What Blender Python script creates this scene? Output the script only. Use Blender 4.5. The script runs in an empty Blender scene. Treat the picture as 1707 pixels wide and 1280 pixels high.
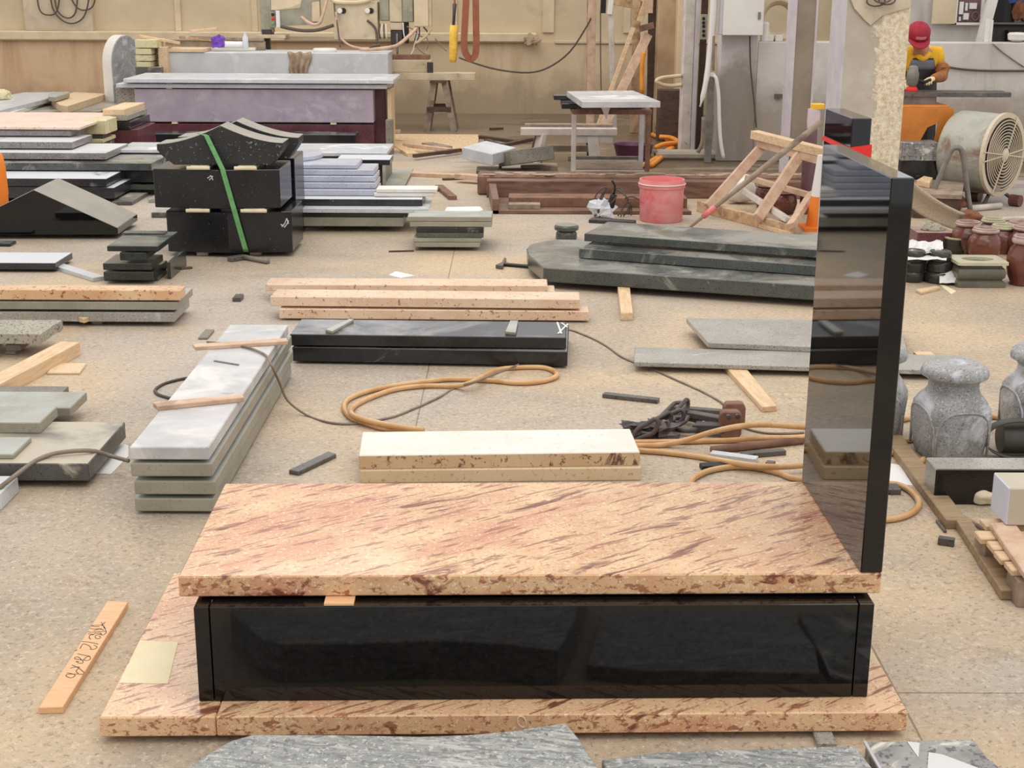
import bpy, bmesh, math, random
from mathutils import Vector, Matrix, noise
R=math.radians
random.seed(7)
F=2358.5; PITCH=0.27912; ROLL=0.0045; H=2.0755
_c,_s=math.cos(PITCH),math.sin(PITCH); _cr,_sr=math.cos(ROLL),math.sin(ROLL)
FWD=Vector((0,_c,-_s)); R0=Vector((1,0,0)); U0=Vector((0,_s,_c))
RT=R0*_cr+U0*_sr; UP=U0*_cr-R0*_sr
CAM=Vector((0,0,H))
def ray(u,v): return FWD+RT*((u-853.5)/F)-UP*((v-640)/F)
def G(u,v,z=0.0):
    d=ray(u,v); return CAM+d*((z-H)/d.z)
def D(u,v,y):
    d=ray(u,v); return CAM+d*(y/d.y)
def zat(u,v,y): return D(u,v,y).z
col=bpy.context.scene.collection
# ---------------------------------------------------------------- mesh building
class M:
    def __init__(s): s.v=[]; s.f=[]
    def add(s,vs,fs):
        b=len(s.v); s.v+= [Vector(x) for x in vs]; s.f+=[tuple(b+i for i in f) for f in fs]; return s
    def box(s,x0,x1,y0,y1,z0,z1,rot=None,at=(0,0,0)):
        vs=[Vector((x,y,z)) for z in(z0,z1) for y in(y0,y1) for x in(x0,x1)]
        if rot is not None: vs=[rot@p for p in vs]
        vs=[p+Vector(at) for p in vs]
        return s.add(vs,[(0,2,3,1),(4,5,7,6),(0,1,5,4),(1,3,7,5),(3,2,6,7),(2,0,4,6)])
    def beam(s,a,b,w,h,up=(0,0,1)):
        a=Vector(a);b=Vector(b);d=(b-a).normalized();u=Vector(up)
        if abs(d.dot(u))>.97:u=Vector((0,1,0))
        x=d.cross(u).normalized()*w/2;z=x.cross(d).normalized()*h/2
        vs=[a-x-z,a+x-z,a+x+z,a-x+z,b-x-z,b+x-z,b+x+z,b-x+z]
        return s.add(vs,[(0,1,2,3),(7,6,5,4),(0,4,5,1),(1,5,6,2),(2,6,7,3),(3,7,4,0)])
    def prism(s,poly,z0,z1):
        n=len(poly);a=sum(poly[i][0]*poly[(i+1)%n][1]-poly[(i+1)%n][0]*poly[i][1] for i in range(n))
        if a<0: poly=poly[::-1]
        vs=[(p[0],p[1],z0) for p in poly]+[(p[0],p[1],z1) for p in poly]
        fs=[tuple(range(n-1,-1,-1)),tuple(range(n,2*n))]+[(i,(i+1)%n,n+(i+1)%n,n+i) for i in range(n)]
        return s.add(vs,fs)
    def prismy(s,poly,y0,y1):   # poly in (x,z), extruded along y
        n=len(poly);a=sum(poly[i][0]*poly[(i+1)%n][1]-poly[(i+1)%n][0]*poly[i][1] for i in range(n))
        if a<0: poly=poly[::-1]
        vs=[(p[0],y0,p[1]) for p in poly]+[(p[0],y1,p[1]) for p in poly]
        fs=[tuple(range(n)),tuple(range(2*n-1,n-1,-1))]+[(i,n+i,n+(i+1)%n,(i+1)%n) for i in range(n)]
        return s.add(vs,fs)
    def tube(s,pts,r,n=8,closed=False,sub=0,flat=None):
        pts=[Vector(p) for p in pts]
        if sub: pts=smooth_path(pts,sub,closed)
        m=len(pts);rs=r if isinstance(r,(list,tuple)) else [r]*m
        if len(rs)!=m: rs=[rs[min(len(rs)-1,int(i*len(rs)/m))] for i in range(m)]
        base=len(s.v);nrm=None
        for i,p in enumerate(pts):
            if closed: t=pts[(i+1)%m]-pts[i-1]
            else: t=pts[min(i+1,m-1)]-pts[max(i-1,0)]
            if t.length<1e-9:t=Vector((0,0,1))
            t.normalize()
            if nrm is None:
                nrm=Vector((0,0,1)) if abs(t.z)<.9 else Vector((1,0,0))
            nrm=(nrm-t*nrm.dot(t))
            if nrm.length<1e-6: nrm=t.orthogonal()
            nrm.normalize();bn=t.cross(nrm)
            for k in range(n):
                a=2*math.pi*k/n
                fz=flat if flat else 1
                s.v.append(p+(nrm*math.sin(a)*fz+bn*math.cos(a))*rs[i])
        for i in range(m if closed else m-1):
            j=(i+1)%m
            for k in range(n):
                k2=(k+1)%n
                s.f.append((base+i*n+k,base+j*n+k,base+j*n+k2,base+i*n+k2))
        if not closed:
            s.f.append(tuple(base+k for k in range(n)));s.f.append(tuple(base+(m-1)*n+k for k in range(n-1,-1,-1)))
        return s
    def lathe(s,prof,n=24,c=(0,0,0),sq=1.0,axis=None,cap=True):
        # prof: list of (r,z)
        c=Vector(c);base=len(s.v)
        for r,z in prof:
            for k in range(n):
                a=2*math.pi*k/n;p=Vector((r*math.cos(a),r*math.sin(a)*sq,z))
                if axis is not None:p=axis@p
                s.v.append(c+p)
        for i in range(len(prof)-1):
            for k in range(n):
                k2=(k+1)%n
                s.f.append((base+i*n+k,base+i*n+k2,base+(i+1)*n+k2,base+(i+1)*n+k))
        if cap:
            s.f.append(tuple(base+k for k in range(n-1,-1,-1)));m=len(prof)-1
            s.f.append(tuple(base+m*n+k for k in range(n)))
        return s
    def ball(s,c,r,n=12,m=8,sc=(1,1,1)):
        pr=[(max(1e-4,r*math.sin(math.pi*i/m)),-r*math.cos(math.pi*i/m)) for i in range(m+1)]
        return s.lathe(pr,n,c,axis=Matrix.Diagonal(Vector(sc)))
    def grid(s,nx,ny,fn):
        b=len(s.v)
        for j in range(ny+1):
            for i in range(nx+1): s.v.append(Vector(fn(i/nx,j/ny)))
        for j in range(ny):
            for i in range(nx):
                a=b+j*(nx+1)+i;s.f.append((a,a+1,a+nx+2,a+nx+1))
        return s
    def move(s,off):
        off=Vector(off);s.v=[p+off for p in s.v];return s
    def xf(s,mat): s.v=[mat@p for p in s.v];return s
def smooth_path(pts,sub,closed=False):
    out=[];m=len(pts)
    rng=range(m) if closed else range(m-1)
    for i in rng:
        if closed:p0,p1,p2,p3=pts[i-1],pts[i],pts[(i+1)%m],pts[(i+2)%m]
        else:p0,p1,p2,p3=pts[max(i-1,0)],pts[i],pts[i+1],pts[min(i+2,m-1)]
        for k in range(sub):
            t=k/sub
            out.append(.5*((2*p1)+(p2-p0)*t+(2*p0-5*p1+4*p2-p3)*t*t+(3*p1-p0-3*p2+p3)*t**3))
    if not closed: out.append(pts[-1])
    return out
def mk(name,m,mat,parent=None,loc=(0,0,0),rz=0,bev=0,smooth=False,fix=True,segs=1,thick=0,subd=0):
    me=bpy.data.meshes.new(name);me.from_pydata([tuple(p) for p in m.v],[],m.f)
    bm=bmesh.new();bm.from_mesh(me)
    if fix: bmesh.ops.recalc_face_normals(bm,faces=bm.faces)
    if bev:
        bmesh.ops.bevel(bm,geom=[e for e in bm.edges if len(e.link_faces)==2 and e.calc_face_angle(0)>.5],offset=bev,segments=segs,affect='EDGES',profile=.6,clamp_overlap=True)
    bm.to_mesh(me);bm.free()
    if smooth:
        for p in me.polygons:p.use_smooth=True
    o=bpy.data.objects.new(name,me);col.objects.link(o)
    if mat:me.materials.append(mat)
    o.location=loc;o.rotation_euler=(0,0,rz)
    if parent:o.parent=parent
    if thick:
        md=o.modifiers.new('thickness','SOLIDIFY');md.thickness=thick;md.offset=0
    if subd:
        md=o.modifiers.new('soft','SUBSURF');md.levels=subd;md.render_levels=subd
    if smooth=='auto':
        md=o.modifiers.new('split','EDGE_SPLIT');md.split_angle=R(40)
    return o
def T(o,label,cat,group=None):
    o['label']=label;o['category']=cat;o['kind']='thing'
    if group:o['group']=group
    return o
def ST(o): o['kind']='structure';return o
def E(name,loc,label,cat,group=None,rz=0):
    o=bpy.data.objects.new(name,None);col.objects.link(o);o.location=loc;o.rotation_euler=(0,0,rz)
    o.empty_display_size=.1
    return T(o,label,cat,group)
def mkw(name,m,mat,label,cat,group=None,ang=0,**k):
    """a one mesh thing whose vertices were given in world space: origin goes to its base"""
    n=len(m.v);c=sum(m.v,Vector())/n;c.z=min(p.z for p in m.v)
    m.move(-c)
    if ang: m.xf(Matrix.Rotation(-ang,4,'Z'));k['rz']=ang
    o=mk(name,m,mat,loc=c,**k)
    return T(o,label,cat,group)
def part(name,m,mat,par,label=None,**k):
    """part given in world space under a thing"""
    iv=Matrix.Translation(-Vector(par.location)) if par.rotation_euler.z==0 else (Matrix.Translation(par.location)@Matrix.Rotation(par.rotation_euler.z,4,'Z')).inverted()
    if par.parent: iv=Matrix.Translation(-(Vector(par.parent.location)+Vector(par.location)))
    m.xf(iv);o=mk(name,m,mat,parent=par,**k)
    if label:o['label']=label
    return o
def slab_obj(name,L,W,t,A,dirx,mat,bev=.004,rough_edge=0):
    """block with its bottom front corner A, front edge along dirx"""
    ang=math.atan2(dirx.y,dirx.x);c=Vector((math.cos(ang),math.sin(ang),0));n=Vector((-c.y,c.x,0))
    ctr=A+c*L/2+n*W/2
    m=M()
    if rough_edge:
        nx=max(4,int(L/.06));ny=max(3,int(W/.06));rnd=random.Random(int(L*1000))
        pts=[]
        for i in range(nx):pts.append((-L/2+L*i/nx,-W/2+rnd.uniform(0,rough_edge)))
        for i in range(ny):pts.append((L/2-rnd.uniform(0,rough_edge),-W/2+W*i/ny))
        for i in range(nx):pts.append((L/2-L*i/nx,W/2-rnd.uniform(0,rough_edge)))
        for i in range(ny):pts.append((-L/2+rnd.uniform(0,rough_edge),W/2-W*i/ny))
        m.prism(pts,0,t);bev=0
    else: m.box(-L/2,L/2,-W/2,W/2,0,t)
    return mk(name,m,mat,loc=ctr,rz=ang,bev=min(bev,t*.3))
def S(name,label,cat,mat,uL,uR,vT,vB,back,z0=0.0,vTR=None,group=None,bev=.004,t=None,y=None,rough_edge=0):
    """a slab read from the photograph: front face spans uL..uR, its top edge at vT, its foot at vB resting at height z0"""
    Y=y if y is not None else G(uL,vB,z0).y
    zt=z0+t if t is not None else max(zat(uL,vT,Y),z0+.008)
    A=D(uL,vT,Y);A=G(uL,vT,zt) if y is None and t is not None else A
    if vTR is None:B=D(uR,vT,A.y)
    else:B=G(uR,vTR,zt)
    A=Vector((A.x,A.y,z0));B=Vector((B.x,B.y,z0));d=(B-A);L=d.length;d.normalize();n=Vector((-d.y,d.x,0))
    if isinstance(back,tuple):P=G(back[0],back[1],zt);W=(Vector((P.x,P.y,z0))-A).dot(n)
    elif back>20:
        P=G((uL+uR)/2,back,zt);W=(Vector((P.x,P.y,z0))-A).dot(n)
    else:W=back
    W=max(W,.02)
    o=slab_obj(name,L,W,zt-z0,A,d,mat,bev,rough_edge);T(o,label,cat,group)
    o_top[0]=zt
    return o
o_top=[0.0]
def top(): return o_top[0]
def PX(name,label,cat,mat,pts,z0,t,group=None,bev=.003):
    """flat piece whose top outline is read from the photograph at height z0+t"""
    w=[G(u,v,z0+t) for u,v in pts];m=M().prism([(p.x,p.y) for p in w],z0,z0+t)
    e=max(((w[i]-w[i-1]) for i in range(len(w))),key=lambda q:q.length)
    return mkw(name,m,mat,label,cat,group,ang=math.atan2(e.y,e.x),bev=min(bev,t*.3) if bev else 0)
def BAR(name,label,cat,mat,a,b,w,h,z0=0.0,group=None,bev=.002,z1=None):
    """straight bar lying from pixel a to pixel b"""
    z1=z0 if z1 is None else z1
    A=G(a[0],a[1],z0+h/2);B=G(b[0],b[1],z1+h/2)
    return mkw(name,M().beam(A,B,w,h),mat,label,cat,group,ang=math.atan2(B.y-A.y,B.x-A.x),bev=bev)
# ---------------------------------------------------------------- materials
def lin(c):
    return tuple(((x/255)/12.92 if x/255<=.04045 else ((x/255+.055)/1.055)**2.4) for x in c)+(1,)
ALB=.86   # photograph tone to surface colour
def alb(c): 
    l=lin(c);return (l[0]*ALB,l[1]*ALB,l[2]*ALB,1)
class NT:
    def __init__(s,name):
        s.m=bpy.data.materials.new(name);s.m.use_nodes=True;s.t=s.m.node_tree;s.b=s.t.nodes['Principled BSDF']
    def n(s,typ,**k):
        x=s.t.nodes.new(typ)
        for a,v in k.items():
            if a in x.inputs.keys() if not a.startswith('_') else False: x.inputs[a].default_value=v
            else:
                if a.startswith('_'):a=a[1:]
                setattr(x,a,v)
        return x
    def l(s,a,b): s.t.links.new(a,b)
    def coord(s,rot=(0,0,0),scale=(1,1,1),rand=True):
        tc=s.n('ShaderNodeTexCoord');mp=s.n('ShaderNodeMapping');mp.inputs['Rotation'].default_value=rot;mp.inputs['Scale'].default_value=scale
        src=tc.outputs['Object']
        if rand:
            oi=s.n('ShaderNodeObjectInfo');vm=s.n('ShaderNodeVectorMath',_operation='MULTIPLY_ADD')
            cb=s.n('ShaderNodeCombineXYZ')
            for i in range(3): s.l(oi.outputs['Random'],cb.inputs[i])
            s.l(cb.outputs[0],vm.inputs[0]);vm.inputs[1].default_value=(37,53,29);s.l(src,vm.inputs[2]);src=vm.outputs[0]
        mp.vector_type='TEXTURE'
        mp.inputs['Scale'].default_value=tuple(1/q for q in scale)
        s.l(src,mp.inputs['Vector']);return mp.outputs[0]
    def noise(s,vec,scale,detail=4,rough=.55,dist=0):
        x=s.n('ShaderNodeTexNoise');x.inputs['Scale'].default_value=scale;x.inputs['Detail'].default_value=detail;x.inputs['Roughness'].default_value=rough;x.inputs['Distortion'].default_value=dist
        s.l(vec,x.inputs['Vector']);return x.outputs['Fac']
    def ramp(s,fac,a,b,hi=1.0):
        x=s.n('ShaderNodeMapRange');x.inputs['From Min'].default_value=a;x.inputs['From Max'].default_value=b;x.inputs['To Max'].default_value=hi;x.clamp=True
        s.l(fac,x.inputs['Value']);return x.outputs[0]
    def mix(s,fac,a,b):
        x=s.n('ShaderNodeMix');x.data_type='RGBA'
        if hasattr(fac,'is_linked'):s.l(fac,x.inputs[0])
        else:x.inputs[0].default_value=fac
        for i,c in((6,a),(7,b)):
            if hasattr(c,'is_linked'):s.l(c,x.inputs[i])
            else:x.inputs[i].default_value=c
        return x.outputs[2]
    def math(s,op,a,b=None,c=None):
        x=s.n('ShaderNodeMath');x.operation=op
        for i,q in enumerate((a,b,c)):
            if q is None: continue
            if hasattr(q,'is_linked'):s.l(q,x.inputs[i])
            else:x.inputs[i].default_value=q
        return x.outputs[0]
    def fmix(s,fac,a,b): # float lerp
        return s.math('MULTIPLY_ADD',fac,b-a,a)
def stone(name,c1,c2,rough=.3,dark=None,damt=.0,dscale=130,light=None,lamt=0,lscale=150,vein=None,vthr=.6,vrot=0,vscale=(2.2,14,14),vsoft=.05,dust=None,dthr=.62,dsc=2.2,s1=4.0,vein2=None,v2thr=.6,v2scale=(3,20,20),spec=.5,bump=0,tint=None,top=0,topc=(206,206,208)):
    t=NT(name);v=t.coord()
    c=t.mix(t.ramp(t.noise(v,s1,6,.6),.35,.65),alb(c1),alb(c2))
    if tint: c=t.mix(t.ramp(t.noise(t.coord(rot=(0,0,vrot),scale=(1,3.5,3.5)),s1*.22,4,.55,.4),.5,.68,.6),c,alb(tint))
    if dark: c=t.mix(t.ramp(t.noise(v,dscale,3,.7),.62-damt,.68-damt,.85),c,alb(dark))
    if light:
        v2=t.coord(scale=(1,1,1.1));c=t.mix(t.ramp(t.noise(v2,lscale,2,.7,.3),.64-lamt,.70-lamt,.8),c,alb(light))
    if vein:
        w=t.coord(rot=(0,0,vrot),scale=vscale)
        c=t.mix(t.ramp(t.noise(w,1.6,6,.62,.6),vthr,vthr+vsoft,.9),c,alb(vein))
    if vein2:
        w=t.coord(rot=(0,0,vrot),scale=v2scale)
        c=t.mix(t.ramp(t.noise(w,2.1,5,.6,.4),v2thr,v2thr+vsoft,.85),c,alb(vein2))
    r=None
    if dust:
        d=t.ramp(t.noise(v,dsc,8,.65,.7),dthr,dthr+.12,.85);c=t.mix(d,c,alb(dust));r=t.fmix(d,rough,.8)
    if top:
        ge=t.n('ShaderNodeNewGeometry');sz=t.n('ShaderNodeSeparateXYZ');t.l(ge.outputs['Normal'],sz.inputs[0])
        k=t.math('MULTIPLY',t.ramp(sz.outputs['Z'],.7,.95),t.ramp(t.noise(v,1.8,7,.62,.5),.66-top*.5,.86-top*.5,min(1,.35+top*.6)))  # pale colour on up faces paints bright sky sheen along with settled dust
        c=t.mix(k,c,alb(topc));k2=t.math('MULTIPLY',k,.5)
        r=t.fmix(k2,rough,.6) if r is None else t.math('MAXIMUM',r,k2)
    t.l(c,t.b.inputs['Base Color'])
    if r is not None:t.l(r,t.b.inputs['Roughness'])
    else:t.b.inputs['Roughness'].default_value=rough
    t.b.inputs['Specular IOR Level'].default_value=spec
    if bump:
        bp=t.n('ShaderNodeBump');bp.inputs['Strength'].default_value=bump;bp.inputs['Distance'].default_value=.01;t.l(t.noise(v,60,5,.7),bp.inputs['Height']);t.l(bp.outputs[0],t.b.inputs['Normal'])
    return t.m
def plain(name,c,rough=.6,c2=None,sc=6,metal=0,thr=(.4,.65),stretch=(1,1,1),c3=None,sc3=2.0,thr3=.6,bump=0,spec=.5,bsc=40):
    t=NT(name);v=t.coord(scale=stretch)
    if c2:
        cc=t.mix(t.ramp(t.noise(v,sc,6,.6,.3),*thr),alb(c),alb(c2))
        if c3:
            cc=t.mix(t.ramp(t.noise(t.coord(),sc3,7,.65,.5),thr3,thr3+.1,.9),cc,alb(c3))
        t.l(cc,t.b.inputs['Base Color'])
    else:t.b.inputs['Base Color'].default_value=alb(c)
    t.b.inputs['Roughness'].default_value=rough;t.b.inputs['Metallic'].default_value=metal
    t.b.inputs['Specular IOR Level'].default_value=spec
    if bump:
        bp=t.n('ShaderNodeBump');bp.inputs['Strength'].default_value=bump;bp.inputs['Distance'].default_value=.01;t.l(t.noise(v,bsc,5,.7),bp.inputs['Height']);t.l(bp.outputs[0],t.b.inputs['Normal'])
    return t.m
BEIGE=dict(c1=(242,204,158),c2=(224,174,130),rough=.14,dark=(196,138,100),damt=.05,dscale=75,light=(255,238,206),lamt=.04,lscale=90,vein=(116,50,36),vthr=.585,vrot=R(33),vscale=(1.6,9,9),vein2=(160,98,70),v2thr=.56,v2scale=(4,26,26),s1=6,tint=(214,138,108),spec=.4)
m_cover=stone('beige_veined_granite',**BEIGE)
m_base=stone('beige_veined_granite_base',**{**BEIGE,'vthr':.605,'c2':(236,186,146),'rough':.2,'vscale':(2.6,8,8)})
m_black=stone('polished_black_granite',(14,14,15),(20,19,20),rough=.035,light=(48,46,48),lamt=-.04,lscale=220)
m_blackf=stone('black_granite_front',(12,12,13),(22,20,20),rough=.06,light=(52,46,42),lamt=-.02,lscale=160)
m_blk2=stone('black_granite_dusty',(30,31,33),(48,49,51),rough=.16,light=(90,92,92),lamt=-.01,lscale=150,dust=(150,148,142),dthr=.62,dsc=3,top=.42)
m_blk3=stone('black_granite_dust_sheen_top',(40,41,46),(58,59,64),rough=.2,light=(110,112,116),lamt=.0,lscale=120,dust=(150,150,156),dthr=.62,dsc=3,top=.95,topc=(226,228,234))  # white topc paints sky glare on the tops, besides the dust patches
m_blkd=stone('dark_granite_house',(24,24,26),(36,36,38),rough=.22,light=(110,112,108),lamt=-.03,lscale=60)
m_blks=stone('dark_granite_speckled',(34,34,34),(48,46,44),rough=.5,light=(150,150,145),lamt=.01,lscale=45)
m_honed=stone('honed_grey_granite_top',(165,158,145),(150,145,134),rough=.5,dark=(120,115,105),damt=0)
m_green=stone('dark_green_granite',(72,76,73),(92,96,90),rough=.2,dark=(30,34,33),damt=.05,dscale=90,light=(120,125,118),lamt=.02,lscale=110,dust=(180,178,168),dthr=.58,dsc=2.5,top=.58,topc=(172,168,158))  # grey topc paints reflected brightness into the slab tops
m_gold=stone('pale_gold_granite',(244,216,188),(232,196,164),rough=.3,dark=(150,92,60),damt=.02,dscale=40,light=(250,230,200),lamt=.03,lscale=60,vein=(160,92,62),vthr=.66,vscale=(6,9,9),spec=.4)
m_gold2=stone('red_spotted_gold_granite',(240,204,160),(226,178,134),rough=.3,dark=(150,78,48),damt=.05,dscale=30,vein=(120,56,36),vthr=.62,vscale=(7,9,9))
m_white=stone('white_dusty_stone',(244,240,232),(236,228,216),rough=.55,dark=(222,212,200),damt=.02,dscale=30)
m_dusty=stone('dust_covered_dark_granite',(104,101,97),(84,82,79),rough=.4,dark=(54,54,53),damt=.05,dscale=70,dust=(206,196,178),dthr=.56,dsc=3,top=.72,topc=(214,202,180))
m_greyt=stone('grey_granite_dust_sheen_top',(158,152,152),(134,129,130),rough=.3,dark=(96,93,94),damt=.05,dscale=60,light=(196,194,196),lamt=.03,lscale=60,top=.95,topc=(226,226,226))  # near-white topc paints bright sheen and dust onto the upper faces
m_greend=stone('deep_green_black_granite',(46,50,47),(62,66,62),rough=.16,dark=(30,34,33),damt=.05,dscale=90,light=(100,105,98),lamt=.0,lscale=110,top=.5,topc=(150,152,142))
m_cream=stone('cream_granite_edge',(232,204,162),(220,182,138),rough=.5,dark=(120,70,45),damt=.05,dscale=45,vein=(105,60,45),vthr=.60,vscale=(9,9,3))
m_cream2=stone('plain_cream_granite',(238,212,174),(230,200,160),rough=.5,dark=(190,150,110),damt=.03,dscale=50)
m_grey=stone('grey_granite',(182,176,166),(162,156,147),rough=.32,dark=(96,97,94),damt=.06,dscale=100,light=(205,205,198),lamt=.04,lscale=130,vein=(200,200,196),vthr=.62,vscale=(2,10,10),vrot=R(20))
m_greyl=stone('pale_grey_granite',(222,226,230),(206,208,212),rough=.28,dark=(165,168,170),damt=.03,dscale=90,dust=(240,240,240),dthr=.56,dsc=2)
m_greym=stone('grey_white_marble_top',(214,211,212),(190,188,188),rough=.3,dark=(168,168,166),damt=-.05,dscale=60,vein=(150,152,156),vthr=.64,vscale=(3,6,6),vrot=R(40),dust=(236,232,226),dthr=.52,dsc=2.6)
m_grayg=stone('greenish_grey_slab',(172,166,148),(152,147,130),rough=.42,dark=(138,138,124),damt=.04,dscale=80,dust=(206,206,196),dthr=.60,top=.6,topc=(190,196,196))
m_blueg=stone('blue_grey_slab',(206,210,224),(188,192,208),rough=.25,dark=(146,148,165),damt=.03,dscale=70)
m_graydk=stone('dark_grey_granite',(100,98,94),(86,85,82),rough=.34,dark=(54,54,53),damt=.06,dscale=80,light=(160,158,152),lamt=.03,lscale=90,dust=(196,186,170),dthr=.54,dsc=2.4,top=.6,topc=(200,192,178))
m_rough=stone('split_grey_granite',(190,184,166),(168,162,146),rough=.8,dark=(96,92,84),damt=.08,dscale=55,bump=.6)
m_purple=stone('purple_polished_slab',(196,182,194),(178,162,178),rough=.3,dust=(216,208,220),dthr=.54,dsc=2.0)
m_maroon=stone('maroon_granite',(122,72,80),(100,58,66),rough=.25,dark=(50,28,34),damt=.05,dscale=80)
m_pink=stone('pink_granite',(250,228,212),(242,210,190),rough=.4,dark=(196,150,128),damt=.04,dscale=50)
m_fgrey=stone('silver_grey_granite',(178,178,174),(154,156,154),rough=.45,dark=(116,118,118),damt=.08,dscale=70,light=(216,214,208),lamt=.08,lscale=60,vein=(204,204,198),vthr=.53,vscale=(3,18,18),vrot=R(-8),vsoft=.12,vein2=(122,124,126),v2thr=.52,v2scale=(7,34,34))
m_fmarb=stone('grey_streaked_marble',(176,172,166),(120,120,120),rough=.4,dark=(84,86,90),damt=.08,dscale=40,vein=(238,232,220),vthr=.55,vscale=(3,9,9),vrot=R(-55),vsoft=.1)
m_vase=stone('grey_granite_vase',(182,182,182),(146,146,144),rough=.42,dark=(96,96,96),damt=.07,dscale=120,light=(214,213,212),lamt=.04,lscale=90,vein=(216,214,222),vthr=.53,vscale=(4,4,4),vsoft=.12)
m_chip=stone('stone_offcut',(152,144,130),(128,121,110),rough=.6,dark=(70,66,60),damt=.04,dscale=60)
m_chipd=stone('dark_stone_offcut',(108,102,96),(86,82,77),rough=.4,dark=(40,38,36),damt=.05,dscale=60,dust=(150,140,125),dthr=.58,dsc=5)
m_yellow=stone('yellow_cream_block',(232,222,178),(216,204,160),rough=.7,dark=(190,176,130),damt=.04,dscale=20)
m_concl=plain('grey_concrete',(176,164,146),.85,(150,140,126),3,c3=(120,108,92),sc3=1.6,thr3=.58,bump=.4)
m_wood=plain('weathered_wood',(220,186,146),.7,(170,132,96),5,stretch=(2,2,2),c3=(160,130,102),sc3=3,thr3=.62)
m_wood2=plain('pale_timber',(236,206,168),.65,(218,180,138),5,stretch=(1.2,8,8),c3=(180,140,100),sc3=4,thr3=.66)
m_woodp=plain('pinkish_timber',(226,194,168),.7,(204,166,138),5,stretch=(2,2,2),c3=(168,136,112),sc3=4,thr3=.6)
m_woodo=plain('orange_planed_wood',(244,196,148),.5,(236,182,132),5,stretch=(3,18,18))
m_woodg=plain('grey_old_timber',(176,156,136),.8,(146,126,108),5,stretch=(2,2,2),c3=(122,104,90),sc3=3,thr3=.58)
m_woodb=plain('brown_plank',(172,146,114),.65,(150,124,94),4,stretch=(2,9,9),c3=(112,86,58),sc3=3,thr3=.64)
m_woodd=plain('dark_wet_wood',(96,72,56),.6,(72,54,44),5,stretch=(2,6,6))
m_hose=plain('tan_rubber_hose',(226,182,130),.45,(206,156,102),8)
m_hoseb=plain('orange_hose',(255,168,50),.4,(240,140,40),8)
m_cord=plain('grey_cord',(150,134,116),.6,(120,108,96),8)
m_cordd=plain('dark_cable',(92,80,70),.6)
m_rust=plain('rusty_steel',(146,108,86),.7,(112,80,66),8,c3=(160,112,84),sc3=6,thr3=.6,bump=.3)
m_rustd=plain('dark_rusty_trough',(142,108,90),.5,(104,70,58),3,stretch=(1,6,6),c3=(176,152,130),sc3=5,thr3=.66)
m_dark=plain('dark_metal',(74,66,64),.5,(54,48,47),9)
m_clamp=plain('scratched_clamp_metal',(96,84,82),.45,(72,62,60),7,c3=(150,130,120),sc3=9,thr3=.66)
m_steel=plain('grey_steel',(150,144,136),.45,(120,114,106),6,metal=.3)
m_steelw=plain('scuffed_white_steel',(224,214,204),.5,(200,188,176),6,c3=(150,128,108),sc3=4,thr3=.62)
m_beamst=plain('grey_brown_steel_column',(156,142,124),.55,(138,124,108),3,c3=(150,138,120),sc3=2,thr3=.6)
m_lav=plain('pale_lavender_paint',(214,206,210),.5,(196,186,192),4)
m_red=plain('faded_red_plastic',(232,116,114),.5,(232,158,160),4,thr=(.38,.6),c3=(242,62,58),sc3=2.2,thr3=.52)
m_redp=plain('dusty_red_rim',(238,150,150),.5,(232,124,124),6)
m_redb=plain('bright_red_fabric',(240,50,40),.6)
m_green_st=plain('green_strap',(116,176,110),.5,(96,158,92),20)
m_foam=plain('cream_foam_roll',(238,228,196),.8,(226,212,176),10)
m_paper=plain('white_paper',(244,242,240),.7)
m_ypaper=plain('yellowed_paper',(255,243,206),.6,(252,234,190),9,c3=(240,218,170),sc3=20,thr3=.62)
m_cloth=plain('grey_brown_rag',(190,166,138),.9,(160,138,114),12,bump=.3)
m_clothw=plain('white_cotton_glove',(240,228,204),.9,(222,206,178),30)
m_brownrag=plain('brown_rag',(150,96,66),.9,(116,72,52),10)
m_felt=plain('grey_felt_mat',(182,164,140),.9,(166,148,126),40,bump=.2)
m_cream_p=plain('cream_paint',(232,212,178),.55,(218,196,160),4)
m_whitep=plain('white_cabinet_paint',(244,240,232),.35,(236,230,222),3)
m_mach=plain('worn_machine_paint',(220,202,170),.55,(200,182,152),5,c3=(164,146,122),sc3=5,thr3=.6)
m_machg=plain('grey_green_machine_paint',(172,168,146),.55,(150,146,128),5,c3=(196,184,158),sc3=6,thr3=.6)
m_ceram=plain('brown_glazed_ceramic',(122,72,58),.14,(96,54,46),5,c3=(168,128,118),sc3=4,thr3=.6)
m_ceramr=plain('pinkish_glazed_rim',(204,178,168),.22,(172,136,126),9)
m_blkcer=plain('black_glazed_ceramic',(48,48,42),.2,(62,62,56),12)
m_olive=plain('olive_grey_planter',(116,112,96),.3,(98,95,80),5)
m_olivel=plain('pale_olive_rim',(206,200,170),.4,(190,184,154),6)
m_rubber=plain('dark_rubber',(82,78,70),.55,(66,62,56),6)
m_purp=plain('purple_plastic',(112,64,180),.4)
m_clear=plain('clear_plastic_bottle',(226,230,236),.15)
m_orange=plain('orange_tarp',(224,138,48),.5,(200,116,40),4,c3=(232,166,86),sc3=3,thr3=.6)
m_teal=plain('worn_teal_paint',(188,186,172),.45,(156,156,146),3,c3=(134,104,82),sc3=2.2,thr3=.50)
m_grille=plain('cream_wire_grille',(222,206,178),.4)
m_skin=plain('skin',(196,140,112),.5)
m_yshirt=plain('yellow_shirt',(250,196,40),.8,(238,176,36),9)
m_sleeve=plain('brown_sleeve_cover',(178,112,58),.8,(152,92,46),9)
m_apron=plain('black_apron',(30,30,34),.45,(44,44,48),6)
m_apgrey=plain('grey_apron_bib',(110,112,118),.5)
m_trous=plain('dark_trousers',(60,56,56),.8)
m_cap=plain('red_cap',(176,34,58),.7,(160,28,50),20)
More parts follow.
